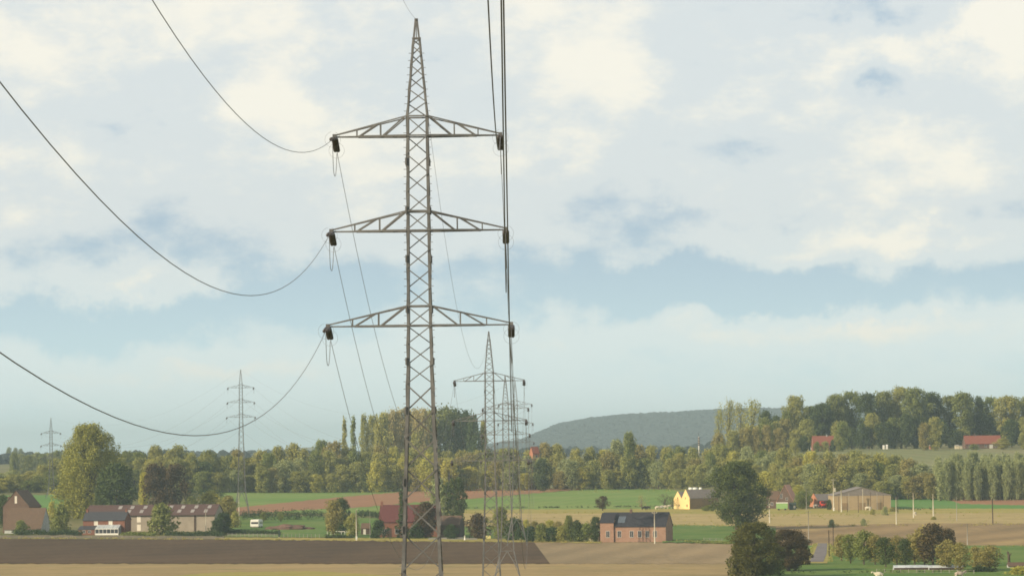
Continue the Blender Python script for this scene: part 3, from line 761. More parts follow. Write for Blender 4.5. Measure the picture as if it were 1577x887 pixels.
# pink brick house with black roof
P, s = site(925.5, 834.5)
t = thing('brick_house', 'pink brick house with long black roof behind the harrowed field', 'house', P, R(-17))
L, W = 103 / s, 8.8
zw, zr = 24.5 / s, 44.5 / s
w_, r_ = gable(t, 0, L, 0, W, zw, zr, M['brick_pink'], M['tile_black'], .3)
b = MB(); b.box(-.08, 21 / s, -.5, .02, -.6, zw + 1.0); b.prism([(-.62, zw + 1.0), (1.6, zw + 1.0), (1.6, zw + 1.9)], 'x', -.1, 21 / s, 0); b.build('bay', M['brick_pink'], t)
b = MB(); b.prism([(-.75, zw + 1.02), (2.7, zw + 1.02 + 3.0), (2.7, zw + 1.16 + 3.0), (-.75, zw + 1.16)], 'x', -.25, 21 / s + .1); b.build('bay_roof', M['tile_black'], r_)
for i, fx in enumerate((.115, .285, .475, .60, .715, .835)):
    window(t, L * fx, 7.6 / s, 1.1, 9.3 / s, y=-.5 if i == 0 else 0.0)
sl = (zr - zw) / (W / 2); b = MB()
y0_, y1_ = .8, 2.9
b.prism([(y0_, zw + sl * y0_ + .24), (y1_, zw + sl * y1_ + .24), (y1_, zw + sl * y1_ + .32), (y0_, zw + sl * y0_ + .32)], 'x', L * .245, L * .36); b.build('roof_window', M['panel'], r_)
chimney(r_, L * .415, W / 2, zr - .5, zr + .9, 'brick_brown')
b = MB(); b.box(-.02, L + .01, -.08, 0.0, zw - .28, zw - .02); b.build('gutter', M['concrete_dim'], t)
P2 = P + Vector((-4.0, 1.5, 0)); t = thing('outbuilding', 'low cream walled shed at the left end of the pink brick house', 'shed', P2, R(-17))
gable(t, 0, 3.5, 0, 4, 3.0, 3.4, M['render_cream'], M['concrete_dim'], .1)
window(t, 1.4, 1.0, .7, .8)

# farmhouse with conservatory
P, s = site(128, 823.0)
t = thing('farmhouse', 'red brick farmhouse with slate roof and glazed conservatory in front of the long barn', 'house', P, R(-9))
L = 66 / s; W = 8.5; zw, zr = 22 / s, 34 / s
w_, r_ = gable(t, 0, L, 0, W, zw, zr, M['brick_red'], M['slate'], .3)
for fx in (.31, .66): window(t, L * fx, 14.5 / s, 5.6 / s, 6.8 / s, pane='shutter')
chimney(r_, 0.4, W / 2, zr - 1, zr + .9); chimney(r_, L - .5, W / 2, zr - .9, zr + .8)
b = MB(); b.box(-.9, 5.0, -3.2, -.02, -.6, 8.0 / s); b.build('side_wing', M['brick_red'], t)
b = MB(); b.prism([(-3.4, 8 / s), (0, 13 / s), (0, 13.6 / s), (-3.4, 8.6 / s)], 'x', -1.0, 5.2); b.build('side_wing_roof', M['slate'], t)
for x in (1.2, 3.2): window(t, x, .7, 1.0, .8, y=-3.2)
b = MB(); x0, x1 = 5.3, 13.6
b.prism([(-3.4, 9 / s), (0, 14.5 / s), (0, 15 / s), (-3.4, 9.4 / s)], 'x', x0, x1); cr = b.build('conservatory_roof', M['plastic'], t)
b = MB()
for k in range(7): x = x0 + (x1 - x0) * k / 6; b.box(x - .07, x + .07, -3.4, -3.25, -.2, 9 / s)
for k in range(4): b.box(x1 - .1, x1 + .05, -3.4 + k * 1.1, -3.28 + k * 1.1, -.2, 9 / s + k * .35)
b.box(x0, x1, -3.42, -3.24, 9 / s - .15, 9 / s + .1); b.box(x0, x1, -3.42, -3.24, -.2, .5)
for k in range(5): x = x0 + (x1 - x0) * (k + .5) / 5; b.prism([(-3.4, 9.5 / s), (0, 15.1 / s), (0, 15.5 / s), (-3.4, 9.9 / s)], 'x', x - .05, x + .05)
cf = b.build('conservatory', M['white'], t)
b = MB(); b.box(x0 + .08, x1 - .12, -3.36, -3.3, .5, 9 / s - .15); b.box(x1 - .06, x1 - .02, -3.3, 0, .2, 9 / s); b.build('pane', M['glass'], cf)
b = MB(); b.box(L * .5 - .4, L * .5 + .4, -.05, .08, 0, 2.1); b.build('door', M['frame'], t)

# long barn
P, s = site(131, 818.5)
Pr, sr = site(337, 817.5)
t = thing('long_barn', 'long beige barn with rust-red sheet roof and pale skylights', 'barn', P, math.atan2(Pr.y - P.y, Pr.x - P.x) - R(4))
L = (Pr - P).length * .985; W = 13.0; zw, zr = 25 / s, 39.5 / s
w_, r_ = gable(t, 0, L, 0, W, zw, zr, M['block_beige'], M['sheet_red'], .5)
sl = (zr - zw) / (W / 2)
for px_, lo_ in ((182, 0), (199, 1), (201, 0), (219, 1), (222, 0), (242, 0), (263, 0), (279, 1), (282, 0), (300, 1), (303, 0), (321, 1), (324, 0)):
    xx = (px_ - 131) / (337 - 131) * L; y0_ = 1.0 if lo_ else 3.7
    b = MB(); b.prism([(y0_, zw + sl * y0_ + .2), (y0_ + 1.9, zw + sl * (y0_ + 1.9) + .2), (y0_ + 1.9, zw + sl * (y0_ + 1.9) + .26), (y0_, zw + sl * y0_ + .26)], 'x', xx - .65, xx + .65)
    b.build('skylight', M['skylight'], r_)
xx = (306 - 131) / 206 * L; b = MB(); b.box(xx - .35, xx + .35, -.12, -.01, 0, zw - .1); b.build('downpipe_recess', M['wood_dark'], t)
xx = (217 - 131) / 206 * L; b = MB(); b.box(xx - .7, xx + .7, -.06, -.005, 3.2, 5.4); b.build('hatch', M['shutter'], t)
b = MB(); b.box(xx - .7, xx + .7, -.06, -.005, .2, 2.4); b.build('door', M['shutter'], t)
b = MB(); b.box(-.3, L + .3, -.62, -.5, zw - .32, zw - .12); b.build('gutter', M['wood_dark'], t)
# low garden wall with rough grass along the ploughed field
def wall_run(name, p0, p1, h, th, mat, label, cat):
    A, B = gp(*p0), gp(*p1); L_n = (B - A).length; t = thing(name, label, cat, A, math.atan2(B.y - A.y, B.x - A.x))
    b = MB(); n = max(2, int(L_n / 3))
    rg = random.Random(int(p0[0]))
    for i in range(n):
        x0, x1 = L_n * i / n, L_n * (i + 1) / n; xm_ = (x0 + x1) / 2
        w = t.location + Vector((math.cos(t.rotation_euler.z) * xm_, math.sin(t.rotation_euler.z) * xm_, 0)); z = H(w.x, w.y) - A.z
        b.box(x0, x1 - .002, 0, th, z - .5, z + h * rg.uniform(.85, 1.1))
    b.build('masonry', M[mat], t)
    b = MB(); b.box(0, L_n, -.06, th + .06, h * 1.1 + .002, h * 1.1 + .1); return t
wall_run('garden_wall', (-30, 827.5), (345, 829.5), 0.9, .3, 'wall_old', 'low weathered grey garden wall along the ploughed field below the farm', 'wall')

# left house: low brown roof in front, tall gable wing behind
P, s = site(7, 821)
t = thing('gabled_house', 'brown-roofed house with tall gable wing at the far left edge', 'house', P, R(-15))
L = 60 / s; W = 9.5; zw, zr = 7 / s, 38 / s
w_, r_ = gable(t, 0, L, 0, W, zw, zr, M['render_white'], M['tile_brown'], .3)
b = MB()
g0, g1 = -2.6, 7.4
w2, r2 = gable(t, g0, g1, W * .5, W * .5 + 11, 41 / s, 65 / s, M['brick_brown'], M['tile_brown'], .35, wn='wing_wall', rn='wing_roof', ridge='y', zb=0)
window(t, 2.4, 46 / s, 3.0 / s, 10.5 / s, y=W * .5, pane='shutter')
chimney(r2, -1.4, W * .5 + 3, 46 / s, 55 / s, 'brick_brown', .45)

# red farm behind the trees
P, s = site(584, 827.5)
t = thing('red_farm', 'farmhouse with deep red roof behind the near pylon and conifer', 'house', P, R(-6))
L = 92 / s; W = 9; zw, zr = 25 / s, 49 / s
w_, r_ = gable(t, 0, L, 0, W, zw, zr, M['brick_red'], M['tile_red'], .35)
for fx, ww in ((.09, 1.5), (.30, 1.2), (.55, 1.2), (.8, 1.2)): window(t, L * fx, 1.2, ww, 1.7)
b = MB(); b.box(L * .17 - .8, L * .17 + .8, -.06, .05, 0, 3.1); b.build('door', M['wood_dark'], t)
chimney(r_, .4, W / 2, zr - .6, zr + 1.0)
P, s = site(676, 828)
t = thing('lean_barn', 'small brown barn with sloping end beside the silvery willow', 'barn', P, R(-12))
gable(t, 0, 32 / s, 0, 8, 20 / s, 33 / s, M['wood_dark'], M['tile_brown'], .3)
b = MB(); b.box(2, 4.4, -.06, .02, 0, 2.6); b.build('door', M['wood_dark'], t)
P, s = site(556, 823)
t = thing('garden_shed', 'tiny brown-roofed shed between the white pole and red-roofed farm', 'shed', P, R(-8))
gable(t, 0, 13 / s, 0, 3, 10 / s, 17 / s, M['wood_dark'], M['tile_brown'], .2)
b = MB(); b.box(.8, 1.7, -.05, .02, 0, 1.9); b.build('door', M['frame'], t)

# yellow double-gabled barn
P, s = site(1063, 784.5)
t = thing('yellow_barn', 'barn with two sunlit yellow gables and brown long side', 'barn', P, R(28))
W2 = 6.3; L = 45 / s / math.cos(R(28)); zw, zr = 17 / s, 30 / s
for k in range(2):
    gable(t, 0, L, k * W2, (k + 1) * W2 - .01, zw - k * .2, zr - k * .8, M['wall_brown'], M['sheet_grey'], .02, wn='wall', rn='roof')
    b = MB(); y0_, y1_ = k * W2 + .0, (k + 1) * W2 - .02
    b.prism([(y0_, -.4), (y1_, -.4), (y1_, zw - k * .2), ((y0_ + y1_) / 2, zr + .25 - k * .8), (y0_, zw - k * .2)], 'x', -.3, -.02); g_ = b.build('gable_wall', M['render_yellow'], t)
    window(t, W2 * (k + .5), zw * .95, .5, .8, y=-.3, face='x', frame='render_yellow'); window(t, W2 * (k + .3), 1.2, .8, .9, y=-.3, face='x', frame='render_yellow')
P0 = P + Vector((10, 60, 0))
for i, (px_, w_) in enumerate(((1064, 7), (1071, 8), (1079, 5))):
    Q = ground(px_, 1560); z1 = topz(px_, 750.5, 1560); z0 = topz(px_, 754.5, 1560)
    # a straw stack carries them
    t2 = thing('wrapped_bale_stack', ('first', 'second', 'third')[i] + ' white wrapped bale stack from left behind the yellow gabled barn', 'bale stack', Q, 0, 'white wrapped bale stacks')
    hw = w_ / 2 * 1560 / F; hh = z1 - Q.z
    b = MB(); b.box(-hw * .9, hw * .9, -.8, .8, -.3, hh * .7); b.build('straw_base', M['wall_tan'], t2)
    b = MB(); b.lathe([(.15, -hw), (.62, -hw * .93), (.68, 0), (.62, hw * .93), (.15, hw)], (0, 0, hh - .6), 12, 'x'); b.build('bale', M['white'], t2, smooth=True)

# brick farmhouse at right with wing
P, s = site(1196.5, 783)
t = thing('brick_farmhouse', 'brick farmhouse with sunlit pinkish tile slope, right of the big oak', 'house', P, R(-14))
W = 25 / s
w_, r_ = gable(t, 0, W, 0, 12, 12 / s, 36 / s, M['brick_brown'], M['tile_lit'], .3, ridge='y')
# wing with its ridge along the front, on the left
w2, r2 = gable(t, -19 / s, -.02, 3.5, 9.5, 14 / s, 26 / s, M['brick_brown'], M['tile_brown'], .3, wn='wing_wall', rn='wing_roof')
window(t, W * .28, 16 / s, .9, 1.7); window(t, W * .62, 13 / s, .8, 1.0); window(t, -10 / s, 5 / s, .9, 1.2, y=3.5); window(t, -15 / s, 5 / s, .9, 1.2, y=3.5)
P, s = site(1195.5, 786)
t = thing('farm_trailer', 'light green trailer with white top parked before the brick farmhouse', 'trailer', P, R(-4))
b = MB(); b.box(0, 4.6, 0, 2.1, .7, 2.9); b.build('body', M['green_paint'], t)
b = MB(); b.box(-.08, 4.68, -.08, 2.18, 2.9, 3.25); b.build('cover', M['white'], t)
for x in (1.0, 3.6):
    b = MB(); b.lathe([(.42, -.14), (.45, 0), (.42, .14)], (x, .1, .42), 14, 'y'); b.build('wheel', M['rubber'], t)
b = MB(); b.bar((4.6, 1, .8), (6.0, 1, .6), .1); b.build('drawbar', M['rubber'], t)
t = thing('dark_shed', 'dark green shed right beside the light green trailer', 'shed', P + Vector((5.3, 1.0, 0)), R(-4))
gable(t, 0, 2.7, 0, 3.0, 2.4, 3.0, M['darkgreen_paint'], M['darkgreen_paint'], .12)
window(t, 2.0, 1.1, .5, .6)

# brick barn with orange gable, tan barn with wide gable
P, s = site(1259.5, 780.5)
t = thing('brick_barn', 'small barn with bright orange pointed gable and grey roof', 'barn', P, R(24))
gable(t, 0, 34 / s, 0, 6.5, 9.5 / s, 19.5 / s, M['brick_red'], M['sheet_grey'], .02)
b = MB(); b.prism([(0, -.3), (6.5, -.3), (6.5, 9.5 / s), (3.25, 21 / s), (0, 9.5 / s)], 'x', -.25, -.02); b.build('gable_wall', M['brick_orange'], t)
b = MB(); b.box(1.5, 3.6, -.05, .02, 0, 2.2); b.build('door', M['wood_dark'], t)
P, s = site(1284, 786)
t = thing('tan_barn', 'wide tan barn with low pointed roof behind the row of tall poles', 'barn', P, R(-1))
W = 88 / s
gable(t, 0, W, 0, 30, 23 / s, 34.5 / s, M['wall_tan'], M['sheet_grey'], .4, ridge='y')
b = MB(); b.prism([(0, 22.4 / s), (W, 22.4 / s), (W, 23.2 / s), (W / 2, 34 / s), (0, 23.2 / s)], 'y', -.06, -.01); b.build('gable_boarding', M['sheet_grey'], t)
for k in range(3):
    b = MB(); x = W * (.2 + .3 * k); b.box(x - 1.2, x + 1.2, -.05, -.005, 0, 3.0); b.build('door', M['wall_brown'], t)

# farms on the ridge, roof in the wood
P = ground(1253, 1925); s = F / P.y
t = thing('ridge_cottage', 'orange-roofed cottage half hidden under dark trees on the ridge', 'house', P, R(4))
L = 33 / s; w_, r_ = gable(t, 0, L, 0, 8, 9.5 / s, 23 / s, M['brick_red'], M['tile_orange'], .3)
b = MB(); b.prism([(9.4, 11.5 / s), (16.5, 11.5 / s) if False else (9.4, 11.6 / s), (9.4, 19 / s)] if False else [(0.2, 10 / s), (3.2, 10 / s), (3.2, 17 / s)], 'x', L * .3, L * .72); b.build('dormer', M['brick_brown'], r_)
for fx in (.2, .8): window(t, L * fx, 1.0, 1.0, 1.3)
chimney(r_, L * .68, 4, 21 / s, 24.5 / s, 'render_white')
P = ground(1487, 1930); s = F / P.y
t = thing('ridge_farm', 'long orange-roofed farm below tall trees at the right of the ridge', 'farm', P, R(3))
L = 56 / s; w_, r_ = gable(t, 0, L, 0, 9, 7.5 / s, 19.5 / s, M['brick_brown'], M['tile_orange'], .35)
for fx in (.12, .34, .56, .84): window(t, L * fx, .8, 1.1, 1.4)
b = MB(); b.box(L * .66, L * .76, -.05, .02, 0, 2.5); b.build('door', M['frame'], t)
chimney(r_, L * .3, 4.5, 18 / s, 22 / s, 'brick_brown')
for i, (px_, w_) in enumerate(((1434, 5), (1474, 6), (1480, 4), (1361, 3), (1366, 3), (1247, 6))):
    Q = gp(px_, 691.5 if i < 5 else 692.5); 
    nm, lb, mt, hh = (('field_hut', 'small orange hut standing alone on the ridge meadow edge', 'brick_orange', 2.2), ('field_hut', 'left of two pale huts beside the long ridge farm', 'render_cream', 2.2), ('field_hut', 'right of two pale huts beside the long ridge farm', 'render_cream', 1.8),
                      ('beehive', 'left of two white hives under the dark ridge trees', 'white', 2.0), ('beehive', 'right of two white hives under the dark ridge trees', 'white', 2.3), ('field_hut', 'white hut left of the orange-roofed ridge cottage', 'white', 1.8))[i]
    t = thing(nm, lb, 'hut' if nm == 'field_hut' else 'beehive', Q, 0, 'huts and hives on the ridge')
    ww = w_ * Q.y / F; gable(t, -ww / 2, ww / 2, 0, ww, hh * .8, hh, M[mt], M['concrete_dim'] if i < 3 else M['white'], .08)
P = ground(824, 1835); s = F / 1835
t = thing('red_roofed_house', 'orange roof peeping above the wood right of the far pylons', 'house', P, R(25))
zt = topz(824, 688, 1835) - P.z
gable(t, -2.0, 1.8, -2.0, 2.0, zt - 3.2, zt, M['brick_orange'], M['tile_orange'], .2, ridge='x')
window(t, 0, zt - 5.5, 1, 1.2, y=-2.0)

# polytunnels and stone cottage bottom right
P, s = site(1377, 879)
for i, (a, c) in enumerate(((1377, 1430), (1431, 1484))):
    P, s = site(a, 880.5); L = (c - a) / s
    t = thing('polytunnel', ('left' if i == 0 else 'right') + ' of two long low plastic covered tunnels behind the orchard trees', 'polytunnel', P, R(-2), 'plastic tunnels by the orchard')
    prof = [(2.2 * math.cos(R(q)) + 2.2, 1.55 * math.sin(R(q))) for q in range(15, 166, 15)]
    b = MB(); b.prism(prof, 'x', 0, L); b.build('plastic_cover', M['plastic'], t)
    b = MB(); b.box(0, L, .02, .06, -.3, .42)
    b.box(.0, L, -.03, .01, -.3, 1.0); b.build('dark_skirt', M['wood_dark'], t)
P, s = site(1553, 877)
t = thing('stone_cottage', 'whitewashed low cottage with brown roof at bottom right corner', 'cottage', P, R(-3))
L = 5.6; w_, r_ = gable(t, 0, L, 0, 4.2, 5.5 / s, 10 / s, M['render_white'], M['tile_brown'], .2)
window(t, 1.6, .3, .6, .5); window(t, 3.9, .3, .6, .5)
P, s = site(1553.5, 872)
t = thing('tree_stump', 'bare broken dark tree stump beside the whitewashed cottage', 'tree stump', P)
b = MB(); b.tube([(0, 0, -.3), (.1, 0, 1.2), (.05, 0, 2.6), (-.1, .1, 3.6)], [.42, .34, .3, .18], 9); b.tube([(.05, 0, 2.3), (.5, 0, 2.9), (.7, 0, 3.3)], [.16, .11, .07], 6); b.tube([(0, 0, 2.6), (-.3, 0, 3.3), (-.25, 0, 3.9)], [.14, .1, .04], 6); b.build('trunk', M['bark'], t)

# ------------------------------------------------------------------ poles
def pole(px, base, top, mat='concrete', r=.14, kind='plain', label='', base_white=False):
    P = gp(px, base); h = topz(px, top, P.y) - P.z
    t = thing('utility_pole', label, 'pole', P, 0, 'poles across the valley')
    b = MB(); b.tube([(0, 0, -.5), (0, 0, h)], [r * 1.25, r * .85], 8); b.build('shaft', M[mat], t, smooth=True)
    if kind in ('cross', 'box'):
        b = MB(); b.bar((-.8, 0, h - .5), (.8, 0, h - .5), .12)
        for x in (-.7, 0, .7): b.lathe([(.05, 0), (.09, .06), (.09, .16), (.04, .24)], (x, 0, h - .44 if x else h), 8)
        b.build('crossarm', M[mat], t)
    if kind == 'box':
        b = MB(); b.box(.12, .85, -.3, .3, h * .60, h * .72); b.lathe([(.3, 0), (.32, .1), (.32, .8), (.25, .95)], (.45, 0, h * .62), 10); b.build('transformer', M['concrete'], t)
    if kind == 'hook':
        b = MB(); b.tube([(0, 0, h), (.15, 0, h + .3), (.5, 0, h + .35)], .05, 5); b.build('bracket', M[mat], t)
    if base_white:
        b = MB(); b.box(-.28, .28, -.3, .28, -.3, 1.5); b.build('base_cabinet', M['white'], t)
    return t
PL = [(549, 832.5, 785, 'concrete', .17, 'hook', 'white concrete pole between the shaggy bush and red-roofed farm', 1),
      (368.3, 804, 758, 'concrete', .17, 'plain', 'pale pole in front of the slim pylon, left of the camper', 0),
      (139, 795, 762, 'concrete', .13, 'plain', 'slender pale pole rising before the yellow-green willow', 0),
      (317, 821, 783, 'concrete', .12, 'plain', 'thin pale pole standing before the long barn wall', 0),
      (570, 829, 786, 'concrete_dim', .09, 'plain', 'thin grey pole just left of the red-roofed farm', 0),
      (1008.5, 837.5, 787, 'concrete', .17, 'cross', 'pale pole rising in front of the pink brick house', 0),
      (1185.2, 806, 767, 'concrete', .19, 'plain', 'bright pole at the right edge of the big oak', 0),
      (1100.5, 782, 766, 'concrete', .2, 'plain', 'short pale pole at the right end of the yellow barn', 0),
      (1284, 787, 737, 'concrete', .19, 'box', 'tall pale pole carrying a transformer beside the tan barn', 1),
      (1296, 789, 754, 'concrete', .22, 'plain', 'thick pale pole just right of the transformer pole', 0),
      (1380.5, 809, 765, 'concrete', .17, 'plain', 'first bright tall pole right of the tan barn', 0),
      (1407, 798, 758, 'concrete', .18, 'plain', 'second bright tall pole right of the tan barn', 0),
      (1437.5, 800.5, 760, 'concrete', .2, 'plain', 'third bright tall pole right of the tan barn', 0),
      (1473.5, 803, 764, 'concrete_dim', .12, 'plain', 'faint grey pole before the bare red field', 0),
      (1529, 809, 767, 'wood_dark', .18, 'plain', 'dark wooden pole at the right, below the plantation', 0),
      (1490, 841, 806, 'concrete_dim', .13, 'plain', 'thin grey pole at the top edge of the orchard meadow', 0),
      (1245.5, 836, 786, 'concrete_dim', .12, 'cross', 'grey pole with small crossarm above the maroon bush', 0),
      (1277, 860, 816, 'wood_dark', .12, 'plain', 'dark wooden pole right beside the grey lane', 0),
      (1283.5, 846, 804, 'wood_dark', .12, 'plain', 'dark wooden pole behind the lane pole', 0),
      (716, 832, 824, 'white', .28, 'plain', 'short white post at the roadside near the lean barn', 0),
      (1077, 722, 672, 'white', .32, 'box', 'pale radio mast rising out of the wood left of the oak', 0),
      (1242, 786, 752, 'concrete_dim', .10, 'plain', 'thin grey pole between the brick farmhouse and orange gable', 0),
      (1399, 770, 762, 'wood_dark', .14, 'plain', 'short dark post at the young crop field edge', 0)]
for q in PL:
    P = gp(q[0], q[1])
    if q[0] == 1077:
        P = ground(1077, 1850); t = thing('radio_mast', q[6], 'mast', P, 0); h = topz(1077, 672, 1850) - P.z
        b = MB(); b.tube([(0, 0, 0), (0, 0, h)], [.35, .3], 8); b.build('shaft', M['white'], t)
        b = MB()
        for k in range(5): b.box(-.55, .55, -.3, .3, h - 4.6 + k * .9, h - 4.0 + k * .9)
        b.build('antenna', M['wood_dark'], t)
        b = MB(); b.tube([(0, 0, h), (0, 0, h + 2)], .08, 5); b.build('tip_rod', M['wood_dark'], t)
        continue
    pole(q[0], q[1], q[2], q[3], q[4], q[5], q[6], bool(q[7]))
# the row of net poles before the tan barn
for i, (px_, b0, t0, mt) in enumerate(((1292, 789, 765, 'wood_dark'), (1305, 789, 765, 'wood_dark'), (1307.5, 787, 760, 'concrete_dim'), (1322, 790, 763, 'wood_dark'), (1329, 786, 753, 'concrete'), (1341, 790, 758, 'wood_dark'), (1351, 786, 758, 'concrete_dim'), (1360.5, 788, 762, 'wood_dark'), (1372, 785, 764, 'concrete_dim'), (1383, 791, 763, 'wood_dark'))):
    P = gp(px_, b0); h = topz(px_, t0, P.y) - P.z
    o_ = ('first', 'second', 'third', 'fourth', 'fifth', 'sixth', 'seventh', 'eighth', 'ninth', 'tenth')[i]
    t = thing('net_pole', f"{o_} slim {'dark' if mt == 'wood_dark' else 'pale'} pole from left in the row before the tan barn", 'pole', P, 0, 'slim poles before the tan barn')
    b = MB(); b.tube([(0, 0, -.4), (0, 0, h)], [.12, .09], 7); b.build('shaft', M[mt], t)
    b = MB(); b.box(-.12, .12, -.12, .12, h, h + .1); b.build('cap', M[mt], t)
A = gp(1284, 787); B = gp(1245.5, 836)
A = A + Vector((0, 0, topz(1284, 738.5, A.y) - A.z)); 
B = ground(1160, A.y - 40); B.z += 11
wire('overhead_line', span(A, B, 2.5e-4, 20), 'thin overhead line from the transformer pole towards the oak', .02)

# fence, sign and small things
def fence(p0, p1, n, h, mat, label, rails=(.45, .95), th=.07):
    A, B = gp(*p0), gp(*p1); t = thing('fence', label, 'fence', A, 0)
    b = MB()
    for k in rails:
        b.bar(Vector((0, 0, h * k)), Vector((B.x - A.x, B.y - A.y, B.z - A.z + h * k)), th)
    b.build('rail', M[mat], t)
    for i in range(n + 1):
        p = A.lerp(B, i / n) - A; b = MB(); b.box(p.x - .07, p.x + .07, p.y - .09, p.y + .05, p.z - .3, p.z + h); b.build('post', M[mat], t)
fence((351, 826), (429, 826.5), 12, 1.2, 'concrete_dim', 'pale post and rail fence along the verge below the camper', (.35, .75), .10)
fence((431, 827), (492, 827.5), 10, 1.3, 'concrete_dim', 'thin wire fence round the green yard right of the dark gatepost', (.4, .9), .03)
fence((504, 823), (542, 824), 7, 1.3, 'white', 'white topped garden fence below the shaggy bush', (.95,), .13)
fence((1350, 884), (1500, 886), 12, 1.3, 'concrete_dim', 'pale post fence in front of the plastic tunnels', (.5, .9), .03)
fence((1084, 834), (1112, 835), 3, 1.3, 'concrete_dim', 'short grey fence in the pasture right of the pink brick house', (.5, .9), .05)
P = gp(430, 827); t = thing('gatepost', 'stout dark green gatepost at the end of the pale fence', 'gatepost', P); b = MB(); b.box(-.28, .28, -.28, .28, -.3, 2.3); b.prism([(-.34, 2.3), (.34, 2.3), (0, 2.65)], 'y', -.34, .34); b.build('post', M['darkgreen_paint'], t)
b = MB(); b.box(-.34, .34, -.34, .34, 0, .2); b.build('plinth', M['concrete_dim'], t)
P = gp(752, 831.5); t = thing('roadside_panel', 'pale yellow roadside panel between the feet of the far pylons', 'panel', P)
b = MB(); b.box(-.8, .8, -.04, .04, .55, 1.5); b.build('board', M['yellow_paint'], t)
for x in (-.6, .6): b = MB(); b.box(x - .05, x + .05, .045, .1, -.3, 1.5); b.build('post', M['wood_dark'], t)
P = gp(445, 815); t = thing('soil_heap', 'long low heap of reddish soil behind the green yard', 'heap', P)
bm = bmesh.new(); bmesh.ops.create_icosphere(bm, subdivisions=4, radius=1.0)
from mathutils import noise as mn
for v in bm.verts:
    k = 1 + .35 * mn.noise(v.co * 2.3) + .12 * mn.noise(v.co * 7); v.co = Vector((v.co.x * 8.0 * k, v.co.y * 3.0 * k, v.co.z * 1.7 * k))
me = bpy.data.meshes.new('soil'); bm.to_mesh(me); bm.free(); link('soil', me, M['soil_heap'], t)
# camper
P, s = site(385.5, 813)
t = thing('caravan', 'white camper van parked left of the soil heap', 'camper', P, R(-12))
def rbox(x0, x1, y0, y1, z0, z1, r, name, mat, par):
    bm = bmesh.new(); bmesh.ops.create_cube(bm, size=1.0)
    for v in bm.verts: v.co = Vector(((x0 + x1) / 2 + v.co.x * (x1 - x0), (y0 + y1) / 2 + v.co.y * (y1 - y0), (z0 + z1) / 2 + v.co.z * (z1 - z0)))
    bmesh.ops.bevel(bm, geom=bm.edges[:], offset=r, segments=3, affect='EDGES'); me = bpy.data.meshes.new(name); bm.to_mesh(me); bm.free()
    return link(name, me, mat, par)
body = rbox(0, 3.3, 0, 5.2, .45, 3.1, .22, 'body', M['white'], t)
b = MB(); b.box(.35, 2.95, -.03, .02, 1.55, 2.25); b.build('windscreen', M['glass'], t)
b = MB(); b.box(3.29, 3.33, 1.0, 2.2, 1.5, 2.2); b.box(3.29, 3.33, 3.0, 4.4, 1.5, 2.2); b.build('window', M['glass'], t)
b = MB(); b.box(.3, 3.0, -.1, .0, .35, .6); b.build('bumper', M['concrete_dim'], t)
for x in (.2, 3.1):
    for y in (.9, 4.1):
        b = MB(); b.lathe([(.33, -.12), (.38, 0), (.33, .12)], (x, y, .36), 14, 'x'); b.build('wheel', M['rubber'], t)
# tractor before the orange gable
P, s = site(1262, 781.5)
P = P + Vector((0, -3, 0)); P.z = H(P.x, P.y)
t = thing('tractor', 'bright red tractor in front of the small orange-gabled barn', 'tractor', P, R(10))
rbox(.5, 1.6, -1.9, .3, .8, 1.7, .12, 'bonnet', M['red_paint'], t)
cab = rbox(.3, 1.8, .3, 1.9, 1.0, 2.7, .1, 'cab', M['red_paint'], t)
b = MB(); b.box(.45, 1.65, .27, .32, 1.8, 2.5); b.build('pane', M['glass'], cab)
for x, y, r_ in ((.1, 1.2, .85), (2.0, 1.2, .85), (.35, -1.4, .5), (1.75, -1.4, .5)):
    b = MB(); b.lathe([(r_ * .9, -.2), (r_, -.1), (r_, .1), (r_ * .9, .2)], (x, y, r_), 18, 'x'); w_ = b.build('wheel', M['rubber'], t)
    b = MB(); b.lathe([(r_ * .5, -.22), (r_ * .5, .22)], (x, y, r_), 12, 'x'); b.build('rim', M['red_paint'], w_)
b = MB(); b.tube([(1.4, -1.0, 1.6), (1.4, -1.0, 2.6)], .06, 6); b.build('exhaust', M['wood_dark'], t)
rbox(2.2, 3.6, 0, 1.6, .0, 1.9, .3, 'feed_hopper', M['red_paint'], t)

